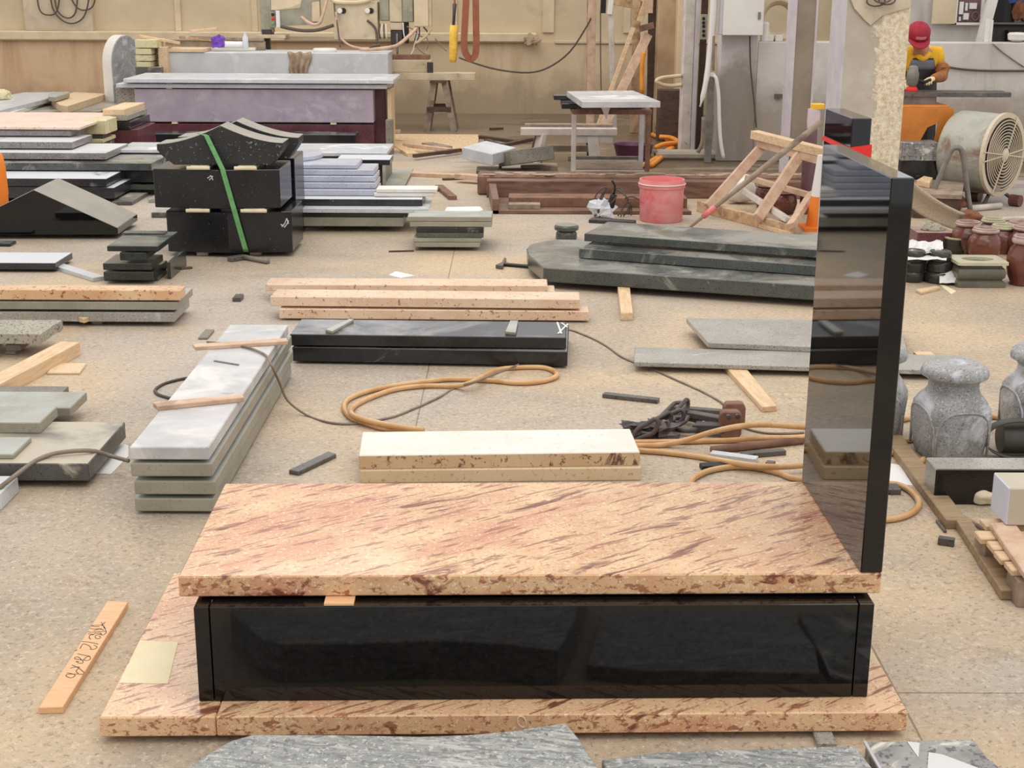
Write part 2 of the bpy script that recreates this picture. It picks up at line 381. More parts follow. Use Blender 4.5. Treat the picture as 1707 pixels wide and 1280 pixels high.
m_capl=plain('cap_patch',(222,140,146),.7)
m_glove=plain('cream_glove',(244,226,176),.8)
m_hair=plain('black_hair',(30,26,24),.6)
m_sling=plain('brown_lifting_sling',(166,98,68),.7,(150,84,58),12)
m_yplas=plain('yellow_wrapping',(250,206,80),.6,(240,180,60),25)
m_ink=plain('black_marker_ink',(30,26,24),.6)
m_whitem=plain('white_chalk_mark',(226,226,224),.8)
m_tape=plain('pale_edge_tape',(222,216,200),.6)
m_yellowlid=plain('yellow_plastic_lid',(250,196,50),.4)
m_jar=plain('brown_pink_plastic',(120,86,92),.35,(100,68,74),5)
m_film=plain('pale_plastic_film',(222,204,208),.3)
m_conew=plain('white_cone_plastic',(244,240,236),.5)
m_coneo=plain('orange_cone_plastic',(255,140,40),.5)
m_basin=plain('purple_plastic_basin',(112,66,92),.35,(96,56,78),5)
m_blue=plain('blue_cloth',(60,90,150),.8)
m_void=plain('black_paint',(28,26,26),.6)
m_grbox=plain('grey_plaster_block',(206,196,178),.7,(196,186,168),4)
m_boxw=plain('pale_blue_white_block_side',(226,230,246),.6)
# ================================================================ SETTING
def floor_mat():
    t=NT('workshop_floor');v=t.coord(rand=False)
    c=t.mix(t.ramp(t.noise(v,.55,7,.62,.6),.36,.62),alb((212,187,154)),alb((172,158,142)))
    c=t.mix(t.ramp(t.noise(v,.23,5,.6,.8),.47,.64,.8),c,alb((186,178,174)))
    c=t.mix(t.ramp(t.noise(t.coord(rand=False,scale=(1,2.2,1)),1.7,8,.7,1.0),.56,.74,.6),c,alb((150,132,110)))
    c=t.mix(t.ramp(t.noise(v,34,4,.75),.52,.66,.5),c,alb((236,220,196)))
    c=t.mix(t.ramp(t.noise(t.coord(rand=False,rot=(.3,.2,.7)),52,4,.75),.54,.66,.62),c,alb((118,102,84)))
    c=t.mix(t.ramp(t.noise(t.coord(rand=False,rot=(.1,.6,.2)),90,2,.7),.66,.72,.7),c,alb((248,238,220)))
    # damp, dark ground in front of the far wall
    sp=t.n('ShaderNodeSeparateXYZ');tc=t.n('ShaderNodeTexCoord');t.l(tc.outputs['Object'],sp.inputs[0])
    nz=t.noise(t.coord(rand=False,scale=(1,2.5,1)),.8,5,.6,.5)
    far=t.ramp(sp.outputs['Y'],13.6,16.5);rightish=t.ramp(sp.outputs['X'],-1.4,.6)
    wet=t.ramp(t.math('ADD',t.math('MULTIPLY',t.math('MULTIPLY',far,rightish),.55),t.math('SUBTRACT',nz,.5)),.22,.5)
    far2=t.ramp(sp.outputs['Y'],18.2,19.5)
    wet=t.math('MAXIMUM',wet,t.math('MULTIPLY',far2,.75))
    c=t.mix(t.math('MULTIPLY',wet,.9),c,alb((98,80,62)))
    # cast joints
    J=None
    for (ax,val,lo,hi) in JOINTS:
        a=sp.outputs['X' if ax=='x' else 'Y'];o=sp.outputs['Y' if ax=='x' else 'X']
        k=t.math('LESS_THAN',t.math('ABSOLUTE',t.math('SUBTRACT',a,val)),.0035)
        k=t.math('MULTIPLY',k,t.math('MULTIPLY',t.math('GREATER_THAN',o,lo),t.math('LESS_THAN',o,hi)))
        J=k if J is None else t.math('MAXIMUM',J,k)
    c=t.mix(t.math('MULTIPLY',J,.6),c,alb((96,84,70)))
    t.l(c,t.b.inputs['Base Color'])
    t.l(t.fmix(wet,.62,.24),t.b.inputs['Roughness']);t.b.inputs['Specular IOR Level'].default_value=.35
    bp=t.n('ShaderNodeBump');bp.inputs['Strength'].default_value=.25;bp.inputs['Distance'].default_value=.006;t.l(t.noise(v,30,5,.7),bp.inputs['Height']);t.l(bp.outputs[0],t.b.inputs['Normal'])
    return t.m
ja=G(1560,1240);jb=G(700,680);jc=G(1600,1155)
JOINTS=[('x',G(1500,1165).x,2.9,4.7),('x',jb.x,5.0,12.5),('y',jc.y,ja.x-.05,4.0)]
ST(mk('floor',M().box(-16,14,-6,26,-.2,0),floor_mat()))
def wall_mat(name,c1,c2,stain,zst,low):
    t=NT(name);v=t.coord(rand=False)
    c=t.mix(t.ramp(t.noise(v,1.3,7,.62,.5),.38,.64),alb(c1),alb(c2))
    c=t.mix(t.ramp(t.noise(t.coord(rand=False,scale=(3,3,.5)),1.2,6,.65,.5),.52,.72,.6),c,alb(stain))
    tc=t.n('ShaderNodeTexCoord');sp=t.n('ShaderNodeSeparateXYZ');t.l(tc.outputs['Object'],sp.inputs[0])
    d=t.ramp(t.math('ADD',t.math('MULTIPLY',sp.outputs['Z'],-1.0),t.math('MULTIPLY',t.noise(v,2.2,6,.7),1.1)),-zst+.25,-zst+.6)
    c=t.mix(t.math('MULTIPLY',d,.7),c,alb(low))
    c=t.mix(t.ramp(t.noise(v,9,6,.7),.62,.75,.5),c,alb(stain))
    t.l(c,t.b.inputs['Base Color']);t.b.inputs['Roughness'].default_value=.8
    return t.m
m_wback=wall_mat('stained_back_wall',(228,198,164),(218,182,142),(190,150,112),.15,(150,130,108))
m_wcen=wall_mat('cream_stained_wall',(228,206,172),(218,192,156),(192,160,124),.35,(168,150,124))
m_wup=plain('cream_upper_panels',(226,206,170),.7,(212,192,158),1.2,c3=(200,180,150),sc3=.8,thr3=.6)
m_wright=wall_mat('whitewashed_wall',(226,220,214),(208,200,192),(176,160,144),.62,(158,142,124))
m_pier=wall_mat('peeling_plaster_pier',(226,220,220),(206,198,192),(170,156,142),.95,(128,112,94))
YB=22.9
zl=zat(300,68,YB)   # ledge foot
xs=D(655,100,YB).x
ST(mk('wall_back',M().box(-16,xs,YB,YB+.3,0,zl),m_wback))
ST(mk('wall_rear',M().box(xs,14,YB,YB+.3,0,zl),m_wcen))
ST(mk('wall_upper',M().box(-16,14,YB+.08,YB+.3,zl,3.3),m_wup))
zt2=zat(300,52,YB)
ST(mk('trim_1',M().box(-16,D(895,60,YB).x,YB-.10,YB+.08,zl,zt2),m_cream_p,bev=.02))
ST(mk('trim_2',M().box(D(925,55,YB).x,14,YB-.03,YB+.08,zl-.02,zl+.03),m_mach,bev=.01))
x0=D(42,30,YB).x;x1=D(155,30,YB).x
ST(mk('trim_3',M().box(x0,x1,YB-.06,YB+.08,zt2,3.3),plain('pale_plaster',(222,204,176),.85,(206,186,156),4,c3=(190,164,130),sc3=5,thr3=.62),bev=.01))
k=4
for ua,ub,dep in ((-30,-22,.06),(290,300,.05),(418,428,.05),(757,762,.04),(905,924,.05),(1040,1052,.05)):
    xa=D(ua,20,YB).x;xb=D(ub,20,YB).x
    ST(mk('trim_%d'%k,M().box(xa,xb,YB+.08-dep,YB+.08,zt2,3.3),m_cream_p,bev=.008));k+=1
# right hand half wall and its pier
YR=16.9
zr=zat(1600,71,YR)
xa=D(1196,200,YR).x;xp=D(1262,100,YR).x
ST(mk('wall_right',M().box(xp,13,YR,YR+.28,0,zr),m_wright,bev=.01))
ST(mk('wall_pier',M().box(xa,xp,YR-.03,YR+.3,0,3.2),m_pier,bev=.01))
# H-section steel column
cy=14.7
xl=D(1322,0,cy).x;xr=D(1365,0,cy).x;xl2=D(1330,0,cy).x
c=E('steel_column',(xl+.13,cy+.13,0),'grey brown steel column standing behind the wooden trestle','column')
part('flange',M().box(xl,xl2,cy,cy+.26,0,3.2),m_lav,c,'pale painted flange')
part('web',M().box(xl2,xr-.02,cy+.01,cy+.25,0,3.2),m_beamst,c)
part('flange',M().box(xr-.02,xr,cy,cy+.26,0,3.2),m_lav,c,'pale painted flange')
# concrete column with peeling plaster
def peel():
    t=NT('peeling_concrete');v=t.coord(rand=False)
    tc=t.n('ShaderNodeTexCoord');sp=t.n('ShaderNodeSeparateXYZ');t.l(tc.outputs['Object'],sp.inputs[0])
    base=t.mix(t.ramp(t.noise(v,3,7,.6),.38,.62),alb((206,196,180)),alb((186,176,160)))
    e=t.math('ADD',sp.outputs['X'],t.math('MULTIPLY',t.math('SUBTRACT',t.noise(v,9,7,.72,.4),.5),.30))
    k=t.ramp(e,.0,.02)
    pl=t.mix(t.ramp(t.noise(v,26,7,.75),.42,.62),alb((250,236,208)),alb((206,186,152)))
    pl=t.mix(t.ramp(t.noise(v,40,5,.75),.6,.68,.6),pl,alb((150,130,104)))
    t.l(t.mix(k,base,pl),t.b.inputs['Base Color']);t.b.inputs['Roughness'].default_value=.85
    bp=t.n('ShaderNodeBump');bp.inputs['Strength'].default_value=.5;bp.inputs['Distance'].default_value=.02
    t.l(t.math('MULTIPLY',k,t.noise(v,34,6,.75)),bp.inputs['Height']);t.l(bp.outputs[0],t.b.inputs['Normal'])
    return t.m
cy2=10.5
xa=D(1410,0,cy2).x;xb=D(1520,0,cy2).x
o=mk('concrete_column',M().box(-(xb-xa)/2,(xb-xa)/2,-.23,.23,0,3.2),peel(),loc=((xa+xb)/2,cy2+.23,0),bev=.012)
o.data.materials.append(m_lav)
for poly_ in o.data.polygons:
    if poly_.normal.x<-.7: poly_.material_index=1
T(o,'square concrete column with flaking plaster on its face, behind the black headstone','column')
pa=[(1416,-6),(1520,-6),(1517,12),(1489,20),(1470,26),(1451,42),(1440,32),(1424,14)]
m=M().prismy([(D(u,v,cy2-.012).x,D(u,v,cy2-.012).z) for u,v in pa],cy2-.02,cy2-.004)
mkw('hanging_plaster_flap',m,plain('hanging_plaster',(214,200,176),.85,(196,180,156),9,bump=.4),'torn grey plaster sheet hanging on the flaking concrete column','plaster')
m=M()
for j,(u0,v0,r) in enumerate(((1460,2,.05),(1478,0,.045),(1470,-4,.05))):
    ctr=D(u0,v0,cy2-.05);m.tube([ctr+Vector((r*math.cos(a)*1.3,-.01*j,r*math.sin(a)*.7)) for a in [i*math.pi/8 for i in range(16)]],.006,6,True)
mkw('hanging_wire_coil',m,m_cordd,'small dark wire coil hung high on the flaking concrete column','wire')
# ================================================================ THE MONUMENT
MX,MY,MYAW=-.941,3.6894,.0229
MC,MS=math.cos(MYAW),math.sin(MYAW)
def ml(a,b,z): return Vector((MX+a*MC-b*MS,MY+a*MS+b*MC,z))
def to_ml(p):
    dx,dy=p.x-MX,p.y-MY;return dx*MC+dy*MS,-dx*MS+dy*MC
ZT=H-1.6275;ZB=H-1.6275-.3657;ZF=ZB-.0623;ZS=ZT-.0629;ZP=ZS-.009
MW=.7673
def mbox(name,a0,a1,b0,b1,z0,z1,mat,label,cat,group=None,bev=.004):
    c=ml((a0+a1)/2,(b0+b1)/2,z0)
    return T(mk(name,M().box(-(a1-a0)/2,(a1-a0)/2,-(b1-b0)/2,(b1-b0)/2,0,z1-z0),mat,loc=c,rz=MYAW,bev=bev),label,cat,group)
mbox('cover_slab',0,2.0,0,MW,ZS,ZT,m_cover,'large beige granite cover slab with red brown streaks, lying on the black panels','slab')
mbox('headstone',1.9387,2.0008,.0,MW,ZT+.001,ZT+1.1272,m_black,'tall polished black headstone standing upright on the end of the beige cover slab','headstone',bev=.003)
jl=to_ml(G(357,1200,ZB))[0]
p1l=to_ml(G(359,1165,ZB))[0]
mbox('plinth_slab',.049,p1l-.0012,-.05,MW-.06,ZB+.001,ZP,m_blackf,'polished black end panel under the cover slab beside the yellowed paper','panel','black panels of the monument',bev=.002)
p2r=to_ml(G(1420.5,1163,ZB))[0]
mbox('plinth_slab',p1l+.0012,p2r-.0015,-.05,.012,ZB+.001,ZP,m_blackf,'long polished black front panel under the beige cover slab','panel','black panels of the monument',bev=.002)
mbox('plinth_slab',p2r+.0015,1.9712,-.05,MW-.06,ZB+.001,ZP,m_blackf,'polished black end panel under the cover slab below the headstone','panel','black panels of the monument',bev=.002)
mbox('plinth_slab',p1l,p2r,MW-.13,MW-.07,ZB+.001,ZP,m_blackf,'black slab closing the far side under the beige cover slab','panel','black panels of the monument',bev=.002)  # unseen far panel, added to stop light leaking through the gap
jr=to_ml(G(1468,1108,ZB))[1]
mbox('base_slab',-.2144,jl-.001,-.1357,MW+.10,ZF,ZB,m_base,'beige base slab running away from the viewer, with a yellowed paper stuck on it','slab','beige base slabs of the monument')
mbox('base_slab',jl+.001,2.0665,-.1357,jr-.002,ZF,ZB,m_base,'long beige base slab along the foot of the black front panel','slab','beige base slabs of the monument')
mbox('base_slab',1.80,2.0665,jr+.002,MW+.10,ZF,ZB,m_cream2,'plain beige base slab beneath the headstone end, behind the long front one','slab','beige base slabs of the monument')
bs_=bpy.context.scene.collection.objects['base_slab.001']
y_=ml(1.0,-.1357,0).y
m=M().tube([D(870+7*math.cos(t)-2*math.sin(t),1203-9*math.sin(t),y_-.004) for t in [i*math.pi/10 for i in range(20)]],.0022,5,True)
part('chalk_mark',m,m_pink,bs_,'faint pale zero-like scrawl on the front edge')
a,b=to_ml(G(567,1001,ZP))
mbox('wood_shim',a-.042,a+.042,-.046,.06,ZP+.0005,ZS-.0005,m_woodo,'thin orange wood shim squeezed between cover slab and black front panel','shim',bev=.001)
p=G(1379,1248,0)
T(mk('stone_shim',M().box(-.027,.027,-.03,.12,0,ZF-.001),m_grey,loc=(p.x,p.y+.03,0),bev=.004),'small grey block poking out under the long beige base slab','block')
for q,(a,b) in enumerate(((-.1,.05),(-.1,.7),(.6,-.02),(1.9,.7))):
    mbox('stone_shim',a-.04,a+.04,b-.03,b+.03,0,ZF-.001,m_chipd,['dark packing stone under the beige base slab near the yellowed paper','dark packing stone under the far end of the base slab with paper','dark packing stone under the long front base slab','dark packing stone under the plain base slab by the headstone'][q],'shim','packing stones',bev=.002)
PX('paper_sheet','yellowed paper stuck on the beige base slab beside the black end panel','paper',m_ypaper,[(233,1067),(297,1070),(280,1139),(199,1138)],ZB,.0015,bev=0)
# second black stone standing behind the headstone
yr=5.30;zr2=zat(1421,197,yr)
xa=D(1421,197,yr).x;xb=D(1453.8,197,yr).x
ybk=5.72
o=T(mk('headstone',M().box(0,xb-xa,0,ybk-yr,0,zr2),m_black,loc=(xa,yr,0),rz=MYAW,bev=.003),'narrower polished black stone standing on the floor just behind the tall headstone','headstone')
# red strap round it
z1=zat(1435,241,yr-.01);z2=zat(1435,264,yr-.01)
m=M();e=.006
m.prismy([(0-e,z1-.012),(0-e,z1-.028),(xb-xa+e,z2-.03),(xb-xa+e,z1)],-e,-.001)
m.box(-e,-.001,-e,ybk-yr,z1-.03,z1-.014)
o=mk('red_strap',m,m_redb,loc=(xa,yr,0),rz=MYAW);T(o,'bright red strap wrapped round the narrower black stone behind the headstone','strap')
# ---------------------------------------------------------------- foreground
t_=.022
A=G(71,1184,t_);B=G(133,1182,t_);C=G(213,1001,t_);D2=G(179,1000,t_)
root=E('marked_board',((A.x+C.x)/2,(A.y+C.y)/2,0),'small planed orange board with handwritten numbers lying on the floor','board')
part('board',M().prism([(p.x,p.y) for p in (G(64,1179,t_),G(105,1178,t_),G(213.5,1003,t_),G(179,1001,t_))],0,t_),m_woodo,root,bev=.002)
strokes=[[(735,180),(760,225),(795,295)],[(735,245),(790,190),(805,175)],
[(820,350),(770,240),(640,235),(560,240),(600,255),(700,255)],[(540,290),(600,300),(740,295)],[(600,335),(700,300),(780,320)],
[(490,350),(590,360),(690,345),(810,345),(815,375),(760,410),(700,385)],[(500,385),(590,395),(640,370)],[(545,490),(515,440),(550,405),(600,405)],
[(700,395),(630,420),(640,465),(700,470),(720,440),(690,420)],[(650,380),(720,370),(740,400)],
[(390,525),(480,530),(570,545),(680,570)],[(355,650),(395,580),(430,565),(520,600),(550,640),(545,660),(610,660),(655,630),(650,610),(600,590)],
[(275,690),(300,670)],[(310,740),(420,765),(530,785)],
[(385,850),(330,800),(275,800),(265,830),(330,840),(400,860),(405,905),(350,910),(285,880),(340,880)],[(410,855),(470,800),(530,790),(540,830),(490,860),(415,850)],
[(215,940),(280,970),(340,1000),(430,1075)],[(185,1000),(250,980),(320,975),(345,985),(285,1050),(330,1095),(260,1100)],[(330,1110),(420,1100)],
[(245,1105),(180,1100),(110,1115),(120,1145),(190,1170),(240,1155),(265,1115),(160,1085),(120,1085)]]
m=M()
for s in strokes:
    m.tube([G(100+x/10.667,1020+y/10.667,t_+.0006) for x,y in s],.0012,5,sub=3,flat=.3)
part('handwriting',m,m_ink,root,'black handwritten letters and numbers 180x40')
m=M().prism([(q.x,q.y) for q in [G(u,v,.13) for u,v in [(270,1305),(310,1280),(365,1245),(385,1234),(420,1224),(560,1224),(700,1227),(780,1224),(850,1218),(943,1204),(965,1230),(985,1262),(1000,1285),(1060,1400),(240,1400)]]],0,.13)
mkw('rough_slab',m,m_fgrey,'silver grey rough-edged slab across the bottom edge, before the front base slab','slab',bev=.004)
PX('rough_slab','streaked grey slab lying low on the floor beside the silver grey slab','slab',m_fgrey,[(1003,1266),(1100,1253),(1300,1247),(1425,1242),(1470,1300),(1500,1400),(1075,1400)],0,.05)
rt=PX('marble_piece','grey and white marble piece at the bottom edge below the stone shim','slab',m_fmarb,[(1443,1237),(1520,1234),(1622,1231),(1645,1262),(1680,1290),(1700,1400),(1520,1400)],0,.045)
part('white_edge',M().beam(G(1441,1236,.05),G(1478,1300,.05),.008,.006),m_lav,rt,'pale edge strip')
part('white_patch',M().prism([(q.x,q.y) for q in [G(u,v,.046) for u,v in((1512,1236),(1533,1238),(1531,1263))]],.0455,.047),m_whitem,rt,'pale triangle patch')
part('white_patch',M().prism([(q.x,q.y) for q in [G(u,v,.046) for u,v in((1548,1254),(1572,1258),(1630,1280),(1640,1300),(1545,1300))]],.0455,.047),m_whitem,rt,'large pale patch')
# ---------------------------------------------------------------- stacks near the monument
def STK(z0,rows,group=None,y=None,rest=0):
    """rows from the bottom up; every row is a slab whose foot height is read on the stack's front plane"""
    Y=y;zp=z0;out=[]
    for i,r in enumerate(rows):
        name,label,cat,mat,uL,uR,vT,vB,back=r[:9];vTR=r[9] if len(r)>9 else None;g=r[10] if len(r)>10 else group
        if Y is None: Y=G(uL,vB,z0).y
        zz=zp if i==0 else max(zp+.0005,min(zat(uL,vB,Y),zp+.045))
        if rest and i: out.append(S(name,label,cat,mat,uL,uR,vT,vB,back,z0=zp+rest,vTR=vTR,group=g))
        else: out.append(S(name,label,cat,mat,uL,uR,vT,vB,back,z0=zz,vTR=vTR,group=g,y=Y))
        zp=top()
    return out
g='pale grey slabs in the long stack'
STK(.012,[('pale_slab','pale grey slab at the bottom of the long four-slab stack','slab',m_grayg,224,356,831,852.5,2.05,None,g),
('pale_slab','pale grey slab third from the top of the long four-slab stack','slab',m_grayg,223,358,802,824,2.08,None,g),
('pale_slab','pale grey slab second from the top of the long four-slab stack','slab',m_grayg,217,353,772,794,2.10,None,g),
('pale_slab','dusty pale marble-like slab on top of the long four-slab stack','slab',m_greym,215.5,347.5,745,766,(426,541),None,g)])
zM1=top()
PX('stone_strip','thin pinkish stone strip laid across the pale stack nearer the viewer','strip',m_woodp,[(254,670),(404,656),(407,662),(262,677)],zM1,.022,'strips on the pale stack')
PX('stone_strip','thin pinkish stone strip laid across the far end of the pale stack','strip',m_woodp,[(321,573),(478,563),(480,568),(325,578)],zM1,.02,'strips on the pale stack')
BAR('wood_sliver','thin dark sliver lying on the top pale slab between the two strips','sliver',m_chip,(357,601),(398,608),.012,.006,zM1)
g='black slabs beside the gold bars'
STK(.015,[('black_slab','lower polished black slab of the pair before the gold bars','slab',m_blk2,487,946,578,602,(700,538),586,g),
('black_slab','upper polished black slab of the pair before the gold bars','slab',m_blk2,483,944,557,576,(700,534),562.5,g)])
zM2=top()
PX('stone_strip','short grey strip lying on the upper black slab near the pale stack','strip',m_grayg,[(542,549),(582,531),(590,532),(554,552)],zM2,.018)
PX('stone_strip','short grey strip lying on the upper black slab near its far corner','strip',m_grayg,[(842,552),(850,534),(864,534),(860,554)],zM2,.018)
S('stone_shim','small stone packing piece under the lower black slab','shim',m_chip,572,590,600,603.5,.1,z0=0)
m=M()
for x0,y0,x1,y1 in ((929,537,936,556),(936,538,946,545),(930,556,946,540)):
    m.tube([G(x0,y0,zM2+.002),G(x1,y1,zM2+.002)],.006,5,flat=.3)
mkw('chalk_mark',m,m_whitem,'white scribbled marks on the corner of the upper black slab','mark')
g='gold granite bars'
STK(.012,[('granite_bar','front lower gold granite bar in the pile behind the black slabs','bar',m_gold,465,982,515,531,(720,508),519,g)])
zb=top();yb=G(465,531,.012).y
S('granite_bar','front upper gold granite bar, the longest pale-topped one','bar',m_gold,450,967,494,510,(700,484),z0=zb+.012,vTR=499,group=g)
S('granite_bar','rear lower gold granite bar mostly hidden under the rear upper one','bar',m_gold,500,925,483,496,.18,z0=.012,group=g)
zb2=top()
S('granite_bar','rear upper gold granite bar nearest the small floor papers','bar',m_gold,442,913,474,485,(680,464),z0=zb2+.004,group=g)
p=G(690,459);PX('paper_scrap','pale torn paper on the floor behind the gold bars','paper',m_paper,[(648,458),(660,452),(692,459),(668,463)],0,.003,bev=0)
g='long slabs in the stack cut by the frame'
STK(.03,[('grey_slab','bottom grey slab under the red-spotted bar','slab',m_grey,-160,290,519,535,.42,None,g),
('grey_slab','upper grey slab directly under the red-spotted bar','slab',m_grayg,-160,296,502,515,.42,None,g),
('granite_bar','red-spotted gold bar on top of the two grey slabs','bar',m_gold2,-160,300,482,499,(100,475),None,g)])
PX('wood_wedge','pale wooden wedge pushed in front of the bottom grey slab','wedge',m_wood2,[(131,529),(146,515),(163,516),(160,524),(140,531)],.03,.03)
S('stone_shim','small packing stone on the floor below the pale wooden wedge','shim',m_chip,152,170,535,541,.08)
for k,(dx) in enumerate((-2.9,-3.4)):
    p=G(150,535,0);T(mk('stone_shim',M().box(-.05,.05,0,.3,0,.029),m_chip,loc=(dx,p.y+.06,0)),['packing stone hidden under the bottom grey slab','packing stone under the cut-off end of the bottom grey slab'][k],'shim')
# rough slab and small things at the edge
S('rough_slab','thick split-edged grey slab propped on two small stones','slab',m_rough,-70,72,557,573,(107,533),z0=.085,rough_edge=.02)
S('prop_stone','lower small prop stone under the split-edged slab','stone',m_chip,8,26,585,591,.16,z0=0)
z=top();S('prop_stone','upper small prop stone under the split-edged slab','stone',m_chip,9,34,574,585,.16,z0=z)
z=max(.03,.084);p=G(-40,585,0);T(mk('prop_stone',M().box(-.1,.1,0,.2,0,.084),m_chip,loc=(p.x,p.y+.1,0)),'prop stone under the cut-off end of the split-edged slab','stone')
BAR('timber_beam','squared timber beam lying on the floor beside a brown tile','beam',m_wood2,(-25,655),(118,580),.12,.075)
PX('tile','thin brown-edged tile lying on the floor beside the timber beam','tile',m_cream2,[(93,605),(144,605),(133,621),(78,621)],0,.012)
S('grey_slab','blue-grey slab behind the smaller slab on the dusty dark one','slab',m_grayg,-60,117,679,694,(140,653),z0=.06,group='grey-green slabs')
p=G(20,694,.0);T(mk('prop_stone',M().box(-.25,.25,.03,.3,0,.059),m_chip,loc=(-2.52,p.y+.03,0)),'packing stone under the blue-grey slab','stone')
S('grey_slab','thick dark slab with a dusty top under a grey cable','slab',m_dusty,-60,147,772,801,(200,703),z0=.03)
zd=top()
p=G(60,801,0);T(mk('stone_shim',M().box(-.3,.02,0,.5,0,.029),m_chipd,loc=(p.x,p.y+.12,0)),'packing block in the shadow under the dusty dark slab','shim')
S('grey_slab','smaller grey-green slab lying on the dusty dark slab','slab',m_grayg,-60,66,704,722,(89,677),z0=zd,group='grey-green slabs')
S('grey_slab','small pale piece lying on the front of the dusty dark slab','slab',m_grayg,-60,22,757,765,(5,728),z0=zd)
S('grey_slab','light grey block at the picture edge in front of the dusty dark slab','block',m_greyl,-150,0,822,850,(24,793),z0=0)
PX('paper_sheet','crumpled white paper on the floor beside the pale stack','paper',m_paper,[(158,788),(170,766),(200,738),(214,742),(214,760),(185,790)],0,.004,bev=0)
S('stone_chip','small grey stone chip on the floor between timber and pale stack','chip',m_chip,330,346,562,566,.2,z0=0)
S('stone_chip','small dark stone chip on the bare floor before the black house pile','chip',m_chipd,387,401,496,503,.12)
PX('stone_strip','dark narrow stone strip on the floor near the white block','strip',m_chipd,[(481,783),(498,786),(561,756),(547,752)],0,.02)
BAR('stone_strip','thin dark strip on the floor between loop of hose and chain','strip',m_chipd,(1006,658),(1098,668),.045,.022)
# white and cream blocks
g='cream blocks behind the cover slab'
STK(0,[('cream_block','plain cream block under the white-topped block','block',m_cream2,600,1069,784,806,.36,779,g)])
z=top();S('cream_block','white-topped cream block with a brown speckled front edge','block',m_white,598,1067,759,782.5,(830,717),z0=z+.0005,vTR=753,group=g)
zc=top();o=bpy.context.scene.collection.objects[-1]
# speckled front of that block
A=G(598,782.5,z);fa=D(598,759,A.y);o2=o
me=o.data;me.materials.append(m_cream)
for poly in me.polygons:
    if abs(poly.normal.z)<.4: poly.material_index=1
# black slabs with shaped end
pts=[(906,446),(1420,480),(1450,440),(1330,420),(1000,400),(930,399),(904,402),(884,407),(878,414),(880,424)]
PX('black_slab','long dark granite slab with a rounded shaped end, at the bottom of its stack','slab',m_green,pts,.05,.10,'dark slabs by the red bucket',bev=.006)
zk=.15
S('black_slab','middle dark granite slab of the stack by the red bucket','slab',m_green,965,1400,414,430,(985,396),z0=zk+.004,vTR=446,group='dark slabs by the red bucket')
zk=top();S('black_slab','top dark granite slab of the stack by the red bucket','slab',m_green,974,1400,389,402,(979,367),z0=zk+.02,vTR=419,group='dark slabs by the red bucket')
zk=top()
PX('wood_block','pale wooden batten poking out under the shaped dark slab','batten',m_wood2,[(1029,470),(1049,470),(1055,521),(1035,522)],0,.05)
p=G(1250,495,0);T(mk('wood_block',M().box(-.06,.06,.05,.8,0,.05),m_wood2,loc=(p.x,p.y,0)),'wooden batten hidden beneath the shaped dark slab','batten')
# slabs right of middle
PX('wood_batten','flat pale batten on the floor under the grey slabs by the headstone','batten',m_wood2,[(1205,606),(1238,606),(1295,676),(1271,678)],0,.03)
S('grey_slab','long polished grey slab lying on a pale batten, passing behind the headstone','slab',m_grey,1057,1635,603,611,(1052,578),z0=.031,vTR=619,group='grey slabs behind the headstone')
z=top();PX('grey_slab','grey slab with a slanted end lying behind the long polished grey slab','slab',m_grey,[(1144,530),(1181,571),(1512,584),(1500,535)],z+.0005,.032,group='grey slabs behind the headstone')
p=G(1560,640,0);T(mk('wood_batten',M().box(-.05,.05,.1,.6,0,.0305),m_wood2,loc=(2.35,7.25,0)),'batten in the shadow under the long polished grey slab','batten')
# ---------------------------------------------------------------- hoses and cords
def HOSE(name,label,mat,pts,r,cat='hose',group=None,n=8):
    w=[G(p[0],p[1],(p[2] if len(p)>2 else 0)+r) for p in pts]
    return mkw(name,M().tube(w,r,n,sub=5),mat,label,cat,group,smooth=True)
g='tan hose on the floor'
HOSE('hose','tan rubber hose looped twice on the floor behind the white-topped block',m_hose,[(700,717),(672,716),(640,714),(612,706),(587,697),(574,682),(580,666),(614,652),(664,642),(727,634),(764,632),(827,635),(854,638),(884,638),(911,634),(928,626,.004),(921,617),(899,612),(854,613),(827,617),(802,629,.03),(784,638,.03),(757,644),(714,643),(664,648),(627,659),(592,676),(585,688,.024),(600,697,.024),(640,707,.024),(680,714,.024),(705,716)],.0135,group=g)
HOSE('hose','tan hose running straight from the white-topped block to the headstone',m_hose,[(1040,738),(1064,737),(1136,736),(1213,734),(1271,730,.02),(1329,729,.02),(1420,722,.02),(1505,734),(1530,731),(1580,738),(1640,730)],.0135,group=g)
HOSE('hose','tan hose arching over the rusty clamp plates',m_hose,[(1040,742),(1064,743),(1107,741),(1146,733,.03),(1184,721,.07),(1223,712,.10),(1262,708,.08),(1300,709,.04),(1329,711,.02),(1420,712),(1512,698),(1540,690),(1600,686),(1650,694),(1720,700)],.0135,group=g)
HOSE('hose','tan hose passing lowest from the block end towards the headstone foot',m_hose,[(1040,750),(1068,751),(1117,755),(1175,763),(1223,771,.02),(1271,777,.02),(1327,777,.02),(1420,765),(1500,755),(1525,772),(1540,765)],.0135,group=g)
HOSE('hose','tan hose curling behind the cover slab corner and out past the headstone',m_hose,[(1147,812),(1153,802),(1159,795),(1184,784),(1223,778),(1262,780),(1300,789),(1327,798),(1400,806),(1480,806),(1505,811),(1522,822),(1532,837),(1525,851),(1505,861),(1480,866),(1440,868)],.0135,group=g)
